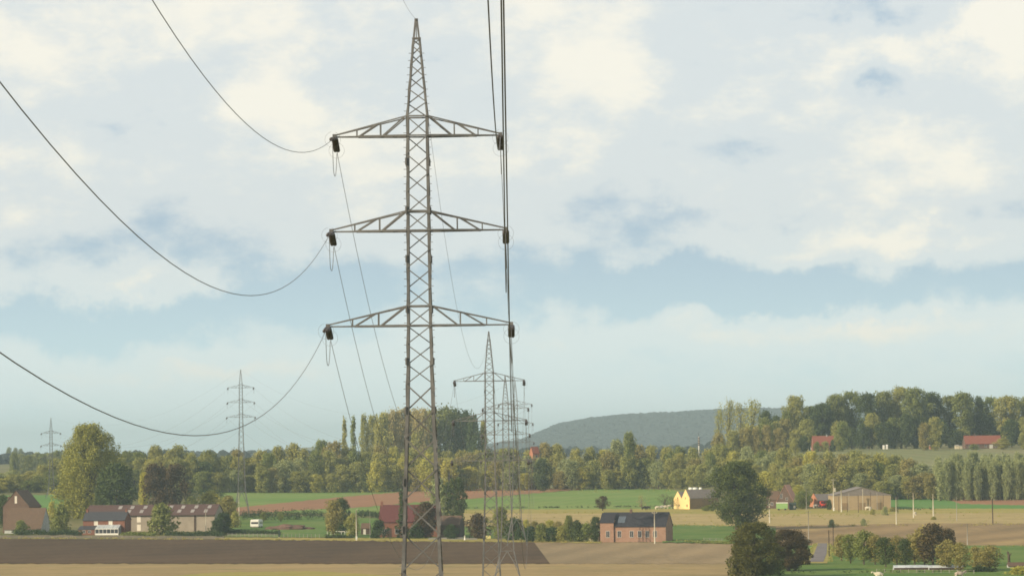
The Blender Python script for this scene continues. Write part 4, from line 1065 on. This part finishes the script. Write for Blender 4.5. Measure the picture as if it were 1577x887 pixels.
# ------------------------------------------------------------------ cows
def cow_mesh(graze):
    hd = (1.35, .02, .55) if graze else (1.45, .1, 1.55)
    V = [(-.75, 0, 1.15), (-.35, 0, 1.15), (.1, 0, 1.1), (.55, 0, 1.15), (.85, 0, 1.2), (1.1, .02, 1.05 if graze else 1.4), hd, (hd[0] + .22, hd[1], hd[2] - .25)]
    rr = [.28, .36, .40, .36, .28, .19, .16, .09]
    E = [(i, i + 1) for i in range(7)]
    for bx, root in ((-.68, 0), (.55, 3)):
        for y in (-.24, .24):
            n = len(V); V += [(bx, y, .85), (bx + (.06 if root else -.08), y, .5), (bx, y, .05)]; rr += [.15, .09, .075]; E += [(root, n), (n, n + 1), (n + 1, n + 2)]
    n = len(V); V += [(-1.0, 0, 1.2), (-1.07, 0, .6)]; rr += [.05, .035]; E += [(0, n), (n, n + 1)]
    for y in (-.17, .17):
        n = len(V); V.append((hd[0] - .03, hd[1] + y, hd[2] + .1)); rr.append(.045); E.append((6, n))
    me = bpy.data.meshes.new('cow'); me.from_pydata(V, E, [])
    o = bpy.data.objects.new('tmp', me); COL.objects.link(o)
    md = o.modifiers.new('s', 'SKIN'); 
    for i, sv_ in enumerate(me.skin_vertices[0].data): sv_.radius = (rr[i], rr[i] * (1.15 if i < 4 else 1)); sv_.use_root = (i == 2)
    m2 = o.modifiers.new('u', 'SUBSURF'); m2.levels = 1; m2.render_levels = 1
    dg = bpy.context.evaluated_depsgraph_get(); res = bpy.data.meshes.new_from_object(o.evaluated_get(dg))
    bpy.data.objects.remove(o); res.polygons.foreach_set('use_smooth', [True] * len(res.polygons)); return res
CW = [cow_mesh(False), cow_mesh(True)]
def cow(px, py, rz, mat, label, g=0, k=1.0):
    P = gp(px, py); o = bpy.data.objects.new('cow', CW[g]); COL.objects.link(o); o.location = P; o.rotation_euler = (0, 0, R(rz)); o.scale = (k, k, k)
    if not CW[g].materials: CW[g].materials.append(M[mat])
    o.material_slots[0].link = 'OBJECT'; o.material_slots[0].material = M[mat]
    tag(o, label, 'cow', 'cattle grazing in the meadows')
for q in ((992, 785.5, 10, 'hide_black', 'left black cow in the meadow above the brick house roof', 1), (998, 785, 170, 'hide_black', 'right black cow in the meadow above the brick house roof', 0),
          (1012.5, 785, 20, 'hide_white', 'first cream cow from left in the line towards the yellow barn', 1), (1018, 784.5, 5, 'hide_bw', 'black and white cow among the cream cows left of the yellow barn', 1), (1025, 784, 195, 'hide_white', 'second cream cow from left in the line towards the yellow barn', 0), (1031.5, 783, 10, 'hide_white', 'cream cow nearest to the yellow barn', 1),
          (1256, 782.5, 15, 'hide_bw', 'black and white cow left of the red tractor', 1), (1336, 786, 5, 'hide_white', 'first pale cow from left before the tan barn', 0), (1341, 787, 80, 'hide_white', 'second pale cow from left before the tan barn', 1), (1351, 784.5, 180, 'hide_white', 'third pale cow from left before the tan barn', 0), (1355.5, 784.5, 10, 'hide_white', 'fourth pale cow from left before the tan barn', 1),
          (1409.5, 794.5, 70, 'hide_white', 'single white cow beside the second bright pole', 1),
          (1353.5, 891.5, 185, 'hide_white', 'cream cow cut by the bottom edge of the picture', 0), (1477.5, 890.5, 10, 'hide_pied', 'brown and white cow at the bottom edge beside the tunnels', 0)):
    cow(q[0], q[1], q[2], q[3], q[4], q[5], 1.05)

# ------------------------------------------------------------------ single trees and bushes
def T(*a, **k): return tree_px(*a, **k)
T('willow', 134, 797, 655, 98, 'willow', 'huge yellow-green willow towering over the farm at left', rz=0.4)
T('round0', 180, 800, 715, 62, 'dark', 'dark green tree in the shade right of the huge willow')
T('round1', 158, 800, 742, 34, 'dark', 'lower dark green tree before the huge willow')
T('round2', 240, 790, 716, 52, 'maroon', 'broad maroon tree standing behind the long barn'); T('round3', 268, 790, 717, 46, 'maroon', 'right-hand smaller maroon tree behind the long barn')
T('wood1', 221, 785, 728, 16, 'yellowgreen', 'narrow pale green tree squeezed between dark tree and maroon tree')
T('bush0', 249, 823, 777, 54, 'green', 'spreading green tree in front of the long barn', name='tree', cat='tree')
T('bush1', 94, 822, 779, 36, 'green', 'dense green bush between the white gable and brick farmhouse', name='bush', cat='bush')
T('bush2', 80, 816, 773, 16, 'yellowgreen', 'small pale yellow bush above the white gable', name='bush', cat='bush', D=1400)
T('bush3', 33, 822, 802, 26, 'green', 'low round bush against the brown tiled roof', name='bush', cat='bush')
T('round0', 5, 815, 763, 26, 'dark', 'dark tree at the very left edge behind the gabled house')
T('round1', 345, 823, 790, 34, 'hedge', 'dark rounded bush at the right end of the long barn', name='bush', cat='bush')
T('bush2', 334, 824, 800, 22, 'hedge', 'small dark bush before the right corner of the barn', name='bush', cat='bush')
T('round2', 352, 806, 764, 34, 'rust', 'olive brown tree right behind the long barn')
T('bush1', 325, 798, 757, 50, 'yellowgreen', 'yellowish scrub tree above the right end of the barn', cat='bush', name='bush', D=1480)
T('bush3', 296, 800, 765, 34, 'green', 'dull green scrub bush above the barn ridge', cat='bush', name='bush', D=1470)
T('bush0', 362, 812, 788, 22, 'olive', 'low olive bush behind the pale pole', cat='bush', name='bush')
T('orchard0', 406, 804, 788.5, 13, 'green', 'left of two small garden trees behind the camper'); T('orchard1', 432.5, 804, 787.5, 12, 'green', 'right of two small garden trees behind the camper')
T('round3', 513, 826, 771, 34, 'rust', 'shaggy olive brown tree left of the white pole'); T('wood2', 526, 822, 768, 26, 'dark', 'pointed dark green tree rising from the shaggy brown one')
T('bush1', 543, 826, 793, 30, 'olive', 'olive bush hugging the white pole', cat='bush', name='bush')
T('bush2', 584, 829, 801, 30, 'hedge', 'dark green bush under the left end of the red roof', cat='bush', name='bush')
T('conifer', 620, 828, 757, 27, 'dark', 'dark pointed conifer before the red farm', cat='conifer', name='conifer')
T('round0', 656, 829, 774, 40, 'maroon', 'dark brownish tree right of the conifer, behind the near pylon leg')
T('bush3', 640, 829.5, 806, 32, 'hedge', 'low dark bush at the foot of the brownish tree', cat='bush', name='bush')
T('wood0', 677, 806, 738, 36, 'silver', 'silvery willow with pale leaves behind the near pylon'); T('wood3', 702, 806, 737, 34, 'dark', 'dark green tree merging with the silvery willow on its right')
T('bush0', 695, 830, 808, 28, 'hedge', 'dark hedge-like bush before the small brown barn', cat='bush', name='bush')
T('bush1', 737, 829.5, 793, 46, 'maroon', 'brown bush mound left of the far pylons', cat='bush', name='bush'); T('round1', 771, 831, 782, 34, 'green', 'green tree between the second and third pylons')
T('bush2', 793, 832, 798, 36, 'hedge', 'dark bush behind the splayed pylon feet', cat='bush', name='bush')
for i, (x, tp, w, mt) in enumerate(((817, 811, 26, 'hedge'), (834, 808, 24, 'green'), (851, 812, 24, 'hedge'), (866, 811, 22, 'olive'), (877, 794, 15, 'green'), (889, 803, 24, 'dark'), (903, 806, 22, 'green'), (917, 796, 17, 'dark'))):
    T('bush%d' % (i % 4) if i not in (4, 7) else 'wood1', x, 834.5, tp, w * (1.0 if i in (4, 7) else 1.3), mt, ('first', 'second', 'third', 'fourth', 'fifth', 'sixth', 'seventh', 'last')[i] + ' shrub from left in the row before the pink brick house', cat='shrub', name='shrub', group='shrub row left of the pink brick house')
for i, x in enumerate(range(775, 872, 12)):
    T('bush%d' % (i % 4), x, 818, 801 + (i % 3) * 2, 20, 'rust' if i % 3 else 'yellowgreen', ('first', 'second', 'third', 'fourth', 'fifth', 'sixth', 'seventh', 'eighth', 'ninth')[i] + ' rusty yellow scrub bush from left behind the dark shrub row', cat='bush', name='scrub_bush', group='autumn scrub behind the shrub row')
T('orchard2', 928, 787, 764, 24, 'maroon', 'small rounded tree alone in the green field'); T('bare', 988, 784, 762, 22, 'fawn', 'nearly bare small tree in the green field', bark='bark_pale')
T('bare', 1024, 783, 760, 30, 'maroon', 'wider bare tree right before the yellow barn'); T('bare', 1036, 784, 764, 22, 'maroon', 'bare tree touching the left yellow gable')
T('oak', 1136, 817, 712, 92, 'oak', 'great dark green oak standing alone right of centre', rz=1.0)
T('bush0', 1092, 790, 778, 26, 'green', 'low green shrubs against the long side of the yellow barn', cat='bush', name='bush', D=1430)
L_['olivedark'] = leaf('olive_green_leaves', (.040, .042, .015), (.062, .060, .022), (.04, .045, .018), .1)
T('oak', 1164, 893, 805, 84, 'olivedark', 'large olive tree in front of the oak, foot at picture bottom', D=800); T('oak', 1214, 884, 816, 74, 'maroon', 'dark maroon tree right of the large olive tree', D=840)
T('bush1', 1142, 893, 834, 50, 'olivedark', 'olive bush at the left foot of the large olive tree', D=805, cat='bush', name='bush')
T('bush2', 1185, 890, 862, 60, 'dark', 'low dark bush at the picture bottom under the maroon tree', D=815, cat='bush', name='bush')
T('bush3', 1236, 872, 834, 32, 'maroon', 'small maroon bush left of the lane', cat='bush', name='bush')
T('bush0', 1222, 834, 818, 30, 'maroon', 'low brown bush on the field edge above the maroon tree', cat='bush', name='bush')
T('round0', 1180, 778, 727, 40, 'yellowgreen', 'yellow-green tree behind the brick farmhouse', D=1560); T('round1', 1236, 784, 757, 30, 'green', 'leafy green tree between farmhouse and orange gable'); T('round2', 1229, 780, 747, 22, 'yellowgreen', 'pale yellow tree right behind the brick farmhouse', D=1530)
T('bush3', 1250, 784, 762, 26, 'green', 'green bush touching the orange gable', cat='bush', name='bush', D=1490); T('bush1', 1277, 785, 770, 12, 'dark', 'dark bush between red tractor and transformer pole', cat='bush', name='bush')
for i, (x, b_, tp, w) in enumerate(((1281, 813, 800, 14), (1330, 811, 799, 12), (1363, 794, 780, 12), (1344, 793, 784, 10), (1438, 801, 795, 12), (1375, 788, 781, 16))):
    T('bush%d' % (i % 4), x, b_, tp, w, 'sage' if i < 3 else 'olive', ('first', 'second', 'third', 'fourth', 'fifth', 'sixth')[i] + ' low grey-green shrub in the straw meadow by the poles', cat='shrub', name='meadow_shrub', group='low shrubs in the straw meadow')
OT = [(1296, 866, 824, 26, 'olive'), (1310, 870, 823, 26, 'sage'), (1331, 872, 818, 30, 'green'), (1348, 872, 824, 26, 'rust'), (1364, 876, 828, 28, 'dark'), (1381, 874, 826, 26, 'olive'), (1394, 876, 830, 24, 'dark'), (1409, 872, 822, 34, 'olive'),
      (1424, 874, 812, 34, 'rust'), (1437, 876, 808, 46, 'maroon'), (1458, 880, 832, 28, 'rust'), (1461, 872, 815, 26, 'maroon'), (1479, 882, 836, 26, 'olive'), (1503, 880, 842, 22, 'rust'), (1524, 882, 840, 34, 'rust'), (1512, 874, 848, 18, 'olive'), (1321, 860, 838, 20, 'green')]
on = ['first', 'second', 'third', 'fourth', 'fifth', 'sixth', 'seventh', 'eighth', 'ninth', 'tenth', 'eleventh', 'twelfth', 'thirteenth', 'fourteenth', 'fifteenth', 'sixteenth', 'seventeenth']
CN = {'olive': 'olive', 'sage': 'grey-green', 'green': 'green', 'rust': 'rusty', 'dark': 'dark green', 'maroon': 'maroon', 'yellowgreen': 'yellow-green', 'fawn': 'fawn thin', 'silver': 'silvery'}
OT.sort(); 
for i, (x, b_, tp, w, mt) in enumerate(OT):
    mt = {'sage': 'green', 'olive': 'rust'}.get(mt, mt)
    T('orchard%d' % (i % 3), x, b_, tp, w * 1.3, mt, f"{on[i]} orchard tree from the lane at bottom right, {CN[mt]}", group='orchard trees at bottom right', name='orchard_tree')
T('bush2', 1572, 893, 872, 44, 'yellowgreen', 'yellowish bush hiding the foot of the whitewashed cottage', cat='bush', name='bush', D=800)
T('bush0', 1512, 883, 872, 50, 'hedge', 'dark low bush behind the fence left of the stump', cat='bush', name='bush')
T('bush1', 1325, 881, 871, 60, 'hedge', 'low dark hedge bush left of the plastic tunnels', cat='bush', name='bush', D=870)

def hedge(p0, p1, top, mat, label, thick=3.0, seed=1, ragged=.25):
    A, B = gp(*p0), gp(*p1); h = topz(p0[0], top, A.y) - A.z; n = max(4, int((B - A).length / .8)); rg = random.Random(seed); cl = []
    for i in range(n):
        p = A.lerp(B, (i + .5) / n)
        for k in range(2): cl.append((p.x + rg.uniform(-.5, .5), p.y + rg.uniform(-thick / 2, thick / 2), H(p.x, p.y) + h * rg.uniform(.25, .72), 1.3, h * .38 * rg.uniform(1 - ragged, 1 + ragged)))
    me = leaf_cloud(cl, 44, .24, seed); o = link('hedge', me, L_[mat]); tag(o, label, 'hedge')
hedge((22, 823.5), (125, 824.5), 814.5, 'hedge', 'clipped dark hedge below the brown-roofed house', 1.5, 1, .08)
hedge((372, 801), (498, 800), 784, 'hedge', 'long dark hedge behind the green yard and camper', 6, 2)
hedge((550, 797), (584, 798), 785, 'hedge', 'dark hedge piece left of the red roof', 5, 3)
hedge((504, 829), (542, 829), 822.5, 'hedge', 'low dark clipped hedge under the white garden fence', 1.5, 4, .1)
hedge((255, 826), (345, 827), 816, 'hedge', 'ragged dark hedge at the foot of the long barn', 2.5, 5)
hedge((190, 826), (236, 826.5), 818, 'green', 'short green hedge between brick farmhouse and barn', 2, 6)
hedge((1060, 835.5), (1125, 838), 831, 'green', 'low rough hedge in the pasture near the oak', 2, 7)
hedge((175, 768), (345, 768), 752, 'hedge', 'dark hedge with painted-in shade along the foot of the wood behind the maroon trees', 6, 12)  # dark leaves put the shade of the wood's foot into colour
hedge((345, 822), (431, 823.5), 814, 'hedge', 'dark low hedge behind the pale post and rail fence', 3, 9)

def rough(name, p0, p1, h, mat, label, wide=3.0, dens=1.6, seed=1):
    A, B = gp(*p0), gp(*p1); L_n = (B - A).length; rg = random.Random(seed); cl = []
    for i in range(int(L_n * dens)):
        u = rg.random(); p = A.lerp(B, u); x, y = p.x, p.y + rg.gauss(0, wide / 2)
        if math.sin(u * 37 + seed) + math.sin(u * 91) + rg.uniform(-1, 1) < -.6: continue
        r_ = rg.uniform(.4, 1.0); cl.append((x, y, H(x, y) + h * .35, r_, h * rg.uniform(.35, .9)))
    me = leaf_cloud(cl, 14, .2, seed); o = link(name, me, L_[mat]); tag(o, label, 'grass', kind='stuff')
L_['dry'] = leaf('dry_grass_blades', (.20, .165, .075), (.13, .12, .05), (.17, .15, .07))
rough('verge_grass', (-20, 829.8), (345, 831), .9, 'dry', 'rough dry grass along the ploughed field below the garden wall', 3, 1.6, 1)
rough('verge_grass', (345, 831), (925, 835.5), .7, 'dry', 'rough grass strip between the ploughed field and the road', 3, 1.4, 2)
rough('margin_weeds', (1000, 810), (1170, 812), 1.4, 'dry', 'tall weeds on the edge of the pasture behind the pink brick house', 5, 1.8, 3)
rough('margin_weeds', (1195, 812), (1590, 809.5), 1.2, 'dry', 'ragged weeds dividing the straw meadow from the brown field', 5, 1.5, 4)
rough('margin_weeds', (1185, 796), (1590, 789), 1.2, 'olive', 'thin weedy line across the straw meadow by the pale poles', 4, .9, 5)
rough('margin_weeds', (690, 791), (1100, 789), .8, 'dry', 'faint weedy line between green field and straw meadow', 5, .8, 6)
rough('meadow_tufts', (700, 800), (1100, 799), .9, 'dry', 'scattered tufts in the straw meadow behind the shrub row', 90, .9, 7)
rough('meadow_tufts', (1180, 801), (1590, 799), .9, 'olive', 'scattered tufts in the straw meadow around the pale poles', 110, .9, 8)
rough('margin_weeds', (1165, 843), (1590, 844), 1.0, 'olive', 'rough green margin at the top of the orchard meadow', 4, 1.4, 9)
rough('margin_weeds', (1190, 886), (1590, 882), 1.1, 'hedge', 'dark rough growth standing in for hedge shadow under the orchard fence', 3, 1.6, 10)  # dark leaf strip stands in for the shadow along the orchard bottom
rough('margin_weeds', (1040, 834), (1125, 837), .9, 'olive', 'rough grass between pasture and harrowed field', 3, 1.6, 11)
rough('margin_weeds', (1236, 872), (1256, 840), .9, 'olive', 'grassy edge left of the lane', 2, 1.6, 13)
rough('margin_weeds', (1279, 868), (1279, 841), .9, 'olive', 'grassy edge right of the lane', 2, 1.6, 14)
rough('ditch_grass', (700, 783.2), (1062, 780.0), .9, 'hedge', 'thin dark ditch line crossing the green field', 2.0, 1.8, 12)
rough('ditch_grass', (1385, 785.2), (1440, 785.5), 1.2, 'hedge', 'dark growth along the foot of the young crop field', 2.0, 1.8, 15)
rough('wood_edge_scrub', (345, 757), (1060, 755.5), 3.0, 'olive', 'low scrub along the sunlit foot of the long wood', 6, .9, 16)

# ------------------------------------------------------------------ the woods, tree by tree
LM = [(-50, 100, 'above the far-left gabled house'), (100, 215, 'behind the huge willow'), (215, 300, 'behind the maroon trees'), (300, 345, 'above the barn end'), (345, 405, 'behind the slim pylon'), (405, 480, 'above the long dark hedge'),
      (480, 560, 'above the white pole'), (560, 625, 'left of the near pylon'), (625, 690, 'behind the near pylon'), (690, 745, 'behind the silvery willow'), (745, 800, 'behind the far pylons'), (800, 870, 'right of the far pylons'),
      (870, 950, 'above the lone field tree'), (950, 1040, 'above the pink brick house'), (1040, 1100, 'behind the yellow barn'), (1100, 1190, 'behind the great oak'), (1190, 1260, 'above the brick farmhouse'), (1260, 1340, 'behind the tan barn'), (1340, 1460, 'above the bright poles'), (1460, 1650, 'at the right edge')]
REG = {}
def wood_tree(kind, px, D, top, wpx, mat, row, group, name='woodland_tree', base=None):
    P = ground(px, D); h = topz(px, top, D) - P.z
    if h < 3: h = 3
    o = tree(kind, P, h, wpx * D / F, mat, 'x', group=group, name=name)
    where = next(l for a, c, l in LM if a <= px < c)
    REG.setdefault((CN[mat], row, where), []).append((px, o)); return o
SIL = [(0, 722), (60, 716), (100, 705), (170, 692), (200, 694), (240, 690), (285, 688), (300, 692), (345, 699), (380, 697), (400, 692), (440, 684), (480, 690), (500, 681), (540, 688), (600, 686), (680, 690), (745, 688), (800, 692), (850, 684), (910, 688), (940, 684), (970, 676), (1000, 690), (1050, 688), (1100, 684), (1150, 690), (1200, 690), (1300, 694), (1350, 700), (1420, 706), (1440, 716)]
rg = random.Random(42)
kinds = ['wood0', 'wood1', 'wood2', 'wood3', 'wood0', 'wood2', 'pop0', 'pop1', 'pop2', 'round0', 'round3']
WG = 'trees of the long wood behind the fields'
def tint(x):
    r = rg.random()
    if x < 345: tab = [('olive', .66), ('yellowgreen', .72), ('green', .88), ('sage', 1)]
    elif x < 560: tab = [('olive', .58), ('yellowgreen', .68), ('green', .80), ('rust', .90), ('sage', 1)]
    elif x < 760: tab = [('yellowgreen', .34), ('olive', .78), ('rust', .88), ('green', 1)]
    elif x < 1180: tab = [('olive', .52), ('yellowgreen', .64), ('rust', .76), ('green', .88), ('sage', 1)]
    else: tab = [('olive', .5), ('rust', .68), ('sage', .86), ('green', .93), ('yellowgreen', 1)]
    return next(k for k, p in tab if r <= p)
def base_D(x):     # distance of the wood's front edge
    return interp([(0, 1800), (345, 1780), (420, 1790), (1000, 1790), (1150, 1700), (1250, 1575), (1450, 1545)], x)
for row, (dD, step, f0, f1) in enumerate(((0, 18.5, .38, .74), (22, 20.5, .62, .90), (48, 21, .88, 1.04))):
    x = -12 + row * 7
    while x < 1436:
        xx = x + rg.uniform(-4, 4); D = base_D(xx) + dD + rg.uniform(-6, 6)
        P = ground(xx, D); q = CM.transposed() @ (P - Vector((0, 0, CAMZ))); by = CY - q.y / -q.z * F
        tp = interp(SIL, xx) + rg.uniform(-4, 5); fr = rg.uniform(f0, f1); top = by + (tp - by) * fr
        wood_tree(rg.choice(kinds), xx, D, top, rg.uniform(26, 39) * (1.15 if xx > 1180 else 1), tint(xx), ('front', 'middle', 'back')[row], WG)
        x += step * rg.uniform(.8, 1.2)
# a darker pointed tree or two in the long wood
wood_tree('wood1', 970, 1790, 667, 24, 'green', 'back', WG); wood_tree('wood2', 835, 1770, 707, 28, 'dark', 'front', WG); wood_tree('round1', 318, 1785, 712, 40, 'dark', 'front', WG); wood_tree('round2', 300, 1790, 708, 36, 'dark', 'front', WG)
# plantation of narrow grey-green poplars at right
PGR = 'narrow poplars of the plantation at right'
for row in range(3):
    x = 1448 - row * 2
    while x < 1592:
        D = 1530 + row * 14 + rg.uniform(-3, 3)
        wood_tree(rg.choice(['pop0', 'pop1', 'pop2', 'lomb0', 'lomb1']), x + rg.uniform(-2, 2), D, 700 + rg.uniform(-4, 9) + (8 if x < 1456 else 0) + (2 - row) * 4, rg.uniform(14, 19), 'sage', ('front', 'middle', 'back')[row], PGR, 'plantation_poplar')
        x += rg.uniform(6.5, 9)
# tall trees standing up behind the wood left of the far pylons
TG = 'tall trees rising behind the wood in the centre'
for i, (x, tp, w, k, mt) in enumerate(((531, 646, 13, 'lomb0', 'olive'), (545, 643, 13, 'lomb1', 'green'), (561, 641, 17, 'pop0', 'olive'), (574, 642, 30, 'wood1', 'olive'), (590, 638, 34, 'wood0', 'olive'), (606, 634, 34, 'wood2', 'fawn'), (622, 632, 36, 'wood3', 'fawn'), (637, 633, 34, 'pop1', 'fawn'), (652, 632, 34, 'wood1', 'fawn'), (666, 634, 34, 'wood0', 'olive'),
                                       (584, 655, 26, 'wood1', 'olive'), (612, 656, 30, 'wood2', 'rust'), (645, 655, 30, 'wood3', 'olive'), (686, 629, 44, 'wood2', 'green'), (703, 633, 46, 'round3', 'dark'), (718, 635, 44, 'round2', 'dark'), (729, 641, 32, 'round1', 'dark'), (708, 655, 40, 'round2', 'dark'), (745, 650, 16, 'pop1', 'yellowgreen'))):
    wood_tree(k, x, 2080 + (i % 4) * 12, tp, w, mt, 'tall back', TG, 'tall_tree')
# great trees along the ridge at right
RG = 'great trees along the ridge at right'
RT = [(1108, 632, 20, 'thin0', 'olive'), (1122, 617, 28, 'thin1', 'olive'), (1142, 622, 30, 'thin0', 'olive'), (1158, 617, 40, 'thin1', 'olive'), (1180, 634, 30, 'round0', 'dark'), (1197, 642, 26, 'round1', 'dark'), (1212, 634, 24, 'wood0', 'green'), (1226, 611, 40, 'tall0', 'olive'), (1247, 627, 40, 'tall1', 'green'), (1266, 622, 40, 'tall2', 'dark'),
      (1288, 609, 44, 'tall0', 'green'), (1312, 605, 48, 'tall1', 'green'), (1338, 607, 46, 'tall2', 'dark'), (1362, 604, 44, 'tall0', 'green'), (1388, 598, 56, 'tall1', 'olive'), (1412, 599, 48, 'tall2', 'green'), (1436, 606, 48, 'tall0', 'dark'), (1462, 611, 44, 'tall1', 'green'), (1484, 606, 50, 'tall2', 'green'), (1504, 612, 36, 'tall0', 'dark'),
      (1527, 613, 38, 'tall1', 'green'), (1550, 611, 44, 'tall2', 'olive'), (1575, 613, 40, 'tall0', 'green')]
for i, (x, tp, w, k, mt) in enumerate(RT): wood_tree(k, x, 1990 + (i % 3) * 12, tp, w * 1.12, mt, 'ridge top', RG, 'ridge_tree')
x = 1160
while x < 1590:
    if not (1252 < x < 1284 or 1488 < x < 1542):
        wood_tree(rg.choice(['round0', 'round1', 'wood0', 'wood3', 'round2']), x, 1968 + rg.uniform(-4, 6), rg.uniform(636, 664), rg.uniform(28, 42), rg.choice(['dark', 'dark', 'dark', 'green', 'olive']) if x > 1290 else rg.choice(['dark', 'rust', 'green', 'olive']), 'ridge lower', RG, 'ridge_tree')
    else:
        wood_tree(rg.choice(['round0', 'round1']), x, 1995, rg.uniform(636, 650), rg.uniform(30, 40), 'dark', 'ridge lower', RG, 'ridge_tree')
    x += rg.uniform(13, 19)
for (x, tp, w, k, mt) in ((1130, 664, 28, 'wood1', 'olive'), (1108, 668, 28, 'wood2', 'rust'), (1148, 660, 26, 'wood3', 'rust'), (1164, 660, 24, 'wood0', 'rust'), (1180, 656, 22, 'wood1', 'rust'), (1200, 660, 24, 'wood2', 'rust'), (1225, 676, 22, 'round2', 'olive'), (1238, 672, 22, 'round3', 'dark'), (1297, 650, 26, 'wood1', 'green'), (1440, 643, 26, 'wood2', 'olive'), (1424, 652, 22, 'pop0', 'rust'), (1545, 675, 30, 'round1', 'olive'), (1576, 668, 22, 'round2', 'olive'), (1292, 666, 18, 'round0', 'olive'), (1258, 681, 16, 'bush1', 'green'), (1271, 680, 18, 'bush2', 'olive'), (1283, 678, 14, 'bush3', 'dark'), (1500, 684, 20, 'bush0', 'green')):
    P = ground(x, 1905 if x > 1210 else 1860)
    wood_tree(k, x, P.y, tp, w, mt, 'ridge front', RG, 'ridge_tree')
# far-left copse beyond
for i, x in enumerate((22, 33, 44, 55, 66, 77, 88, 98)):
    wood_tree('wood%d' % (i % 4), x, 2500 + (i % 2) * 15, 697 + (i % 3) * 2 - (i > 4) * 3, 20, 'sage' if i % 2 else 'green', 'far copse', 'copse at the far left horizon', 'copse_tree')
for i, x in enumerate((14, 24, 32)): wood_tree('round%d' % i, x, 4200, 689 + i, 12, 'green', 'horizon', 'copse at the far left horizon', 'copse_tree')
ORD = on + ['eighteenth', 'nineteenth', 'twentieth']
for (c, row, where), lst in REG.items():
    lst.sort(key=lambda q: q[0])
    for i, (px, o) in enumerate(lst):
        kind_w = 'poplar' if o.name.startswith('plantation') else 'tree'
        where2 = where
        r_ = {'front': "in the wood's front row", 'middle': "in the wood's middle row", 'back': "in the wood's back row", 'tall back': 'rising tall beyond the wood', 'ridge top': 'of the tall ridge trees', 'ridge lower': 'under the tall ridge trees', 'ridge front': 'before the ridge trees', 'far copse': 'in the far copse', 'horizon': 'on the horizon'}[row]
        if kind_w == 'poplar': r_ = f"in the plantation's {row} row"
        pre = (ORD[min(i, 19)] + ' ' if len(lst) > 1 else '')
        o['label'] = f"{pre}{c} {kind_w}{' from left' if len(lst) > 1 else ''} {r_}, {where2}"

# ------------------------------------------------------------------ haze
b = MB(); b.box(-9000, 9000, -900, 26000, -3, 175)
hm = bpy.data.materials.new('haze'); hm.use_nodes = True; t = NT(hm.node_tree); t.n.clear()
o_ = t.new('ShaderNodeOutputMaterial'); pv = t.new('ShaderNodeVolumePrincipled'); t.l.new(pv.outputs[0], o_.inputs['Volume'])
pv.inputs['Density'].default_value = 8.6e-5; pv.inputs['Color'].default_value = (.68, .89, 1.0, 1); pv.inputs['Anisotropy'].default_value = 0.0
hz = b.build('haze', hm); tag(hz, 'pale bluish air veiling the far fields, woods and hill', 'haze', kind='stuff')
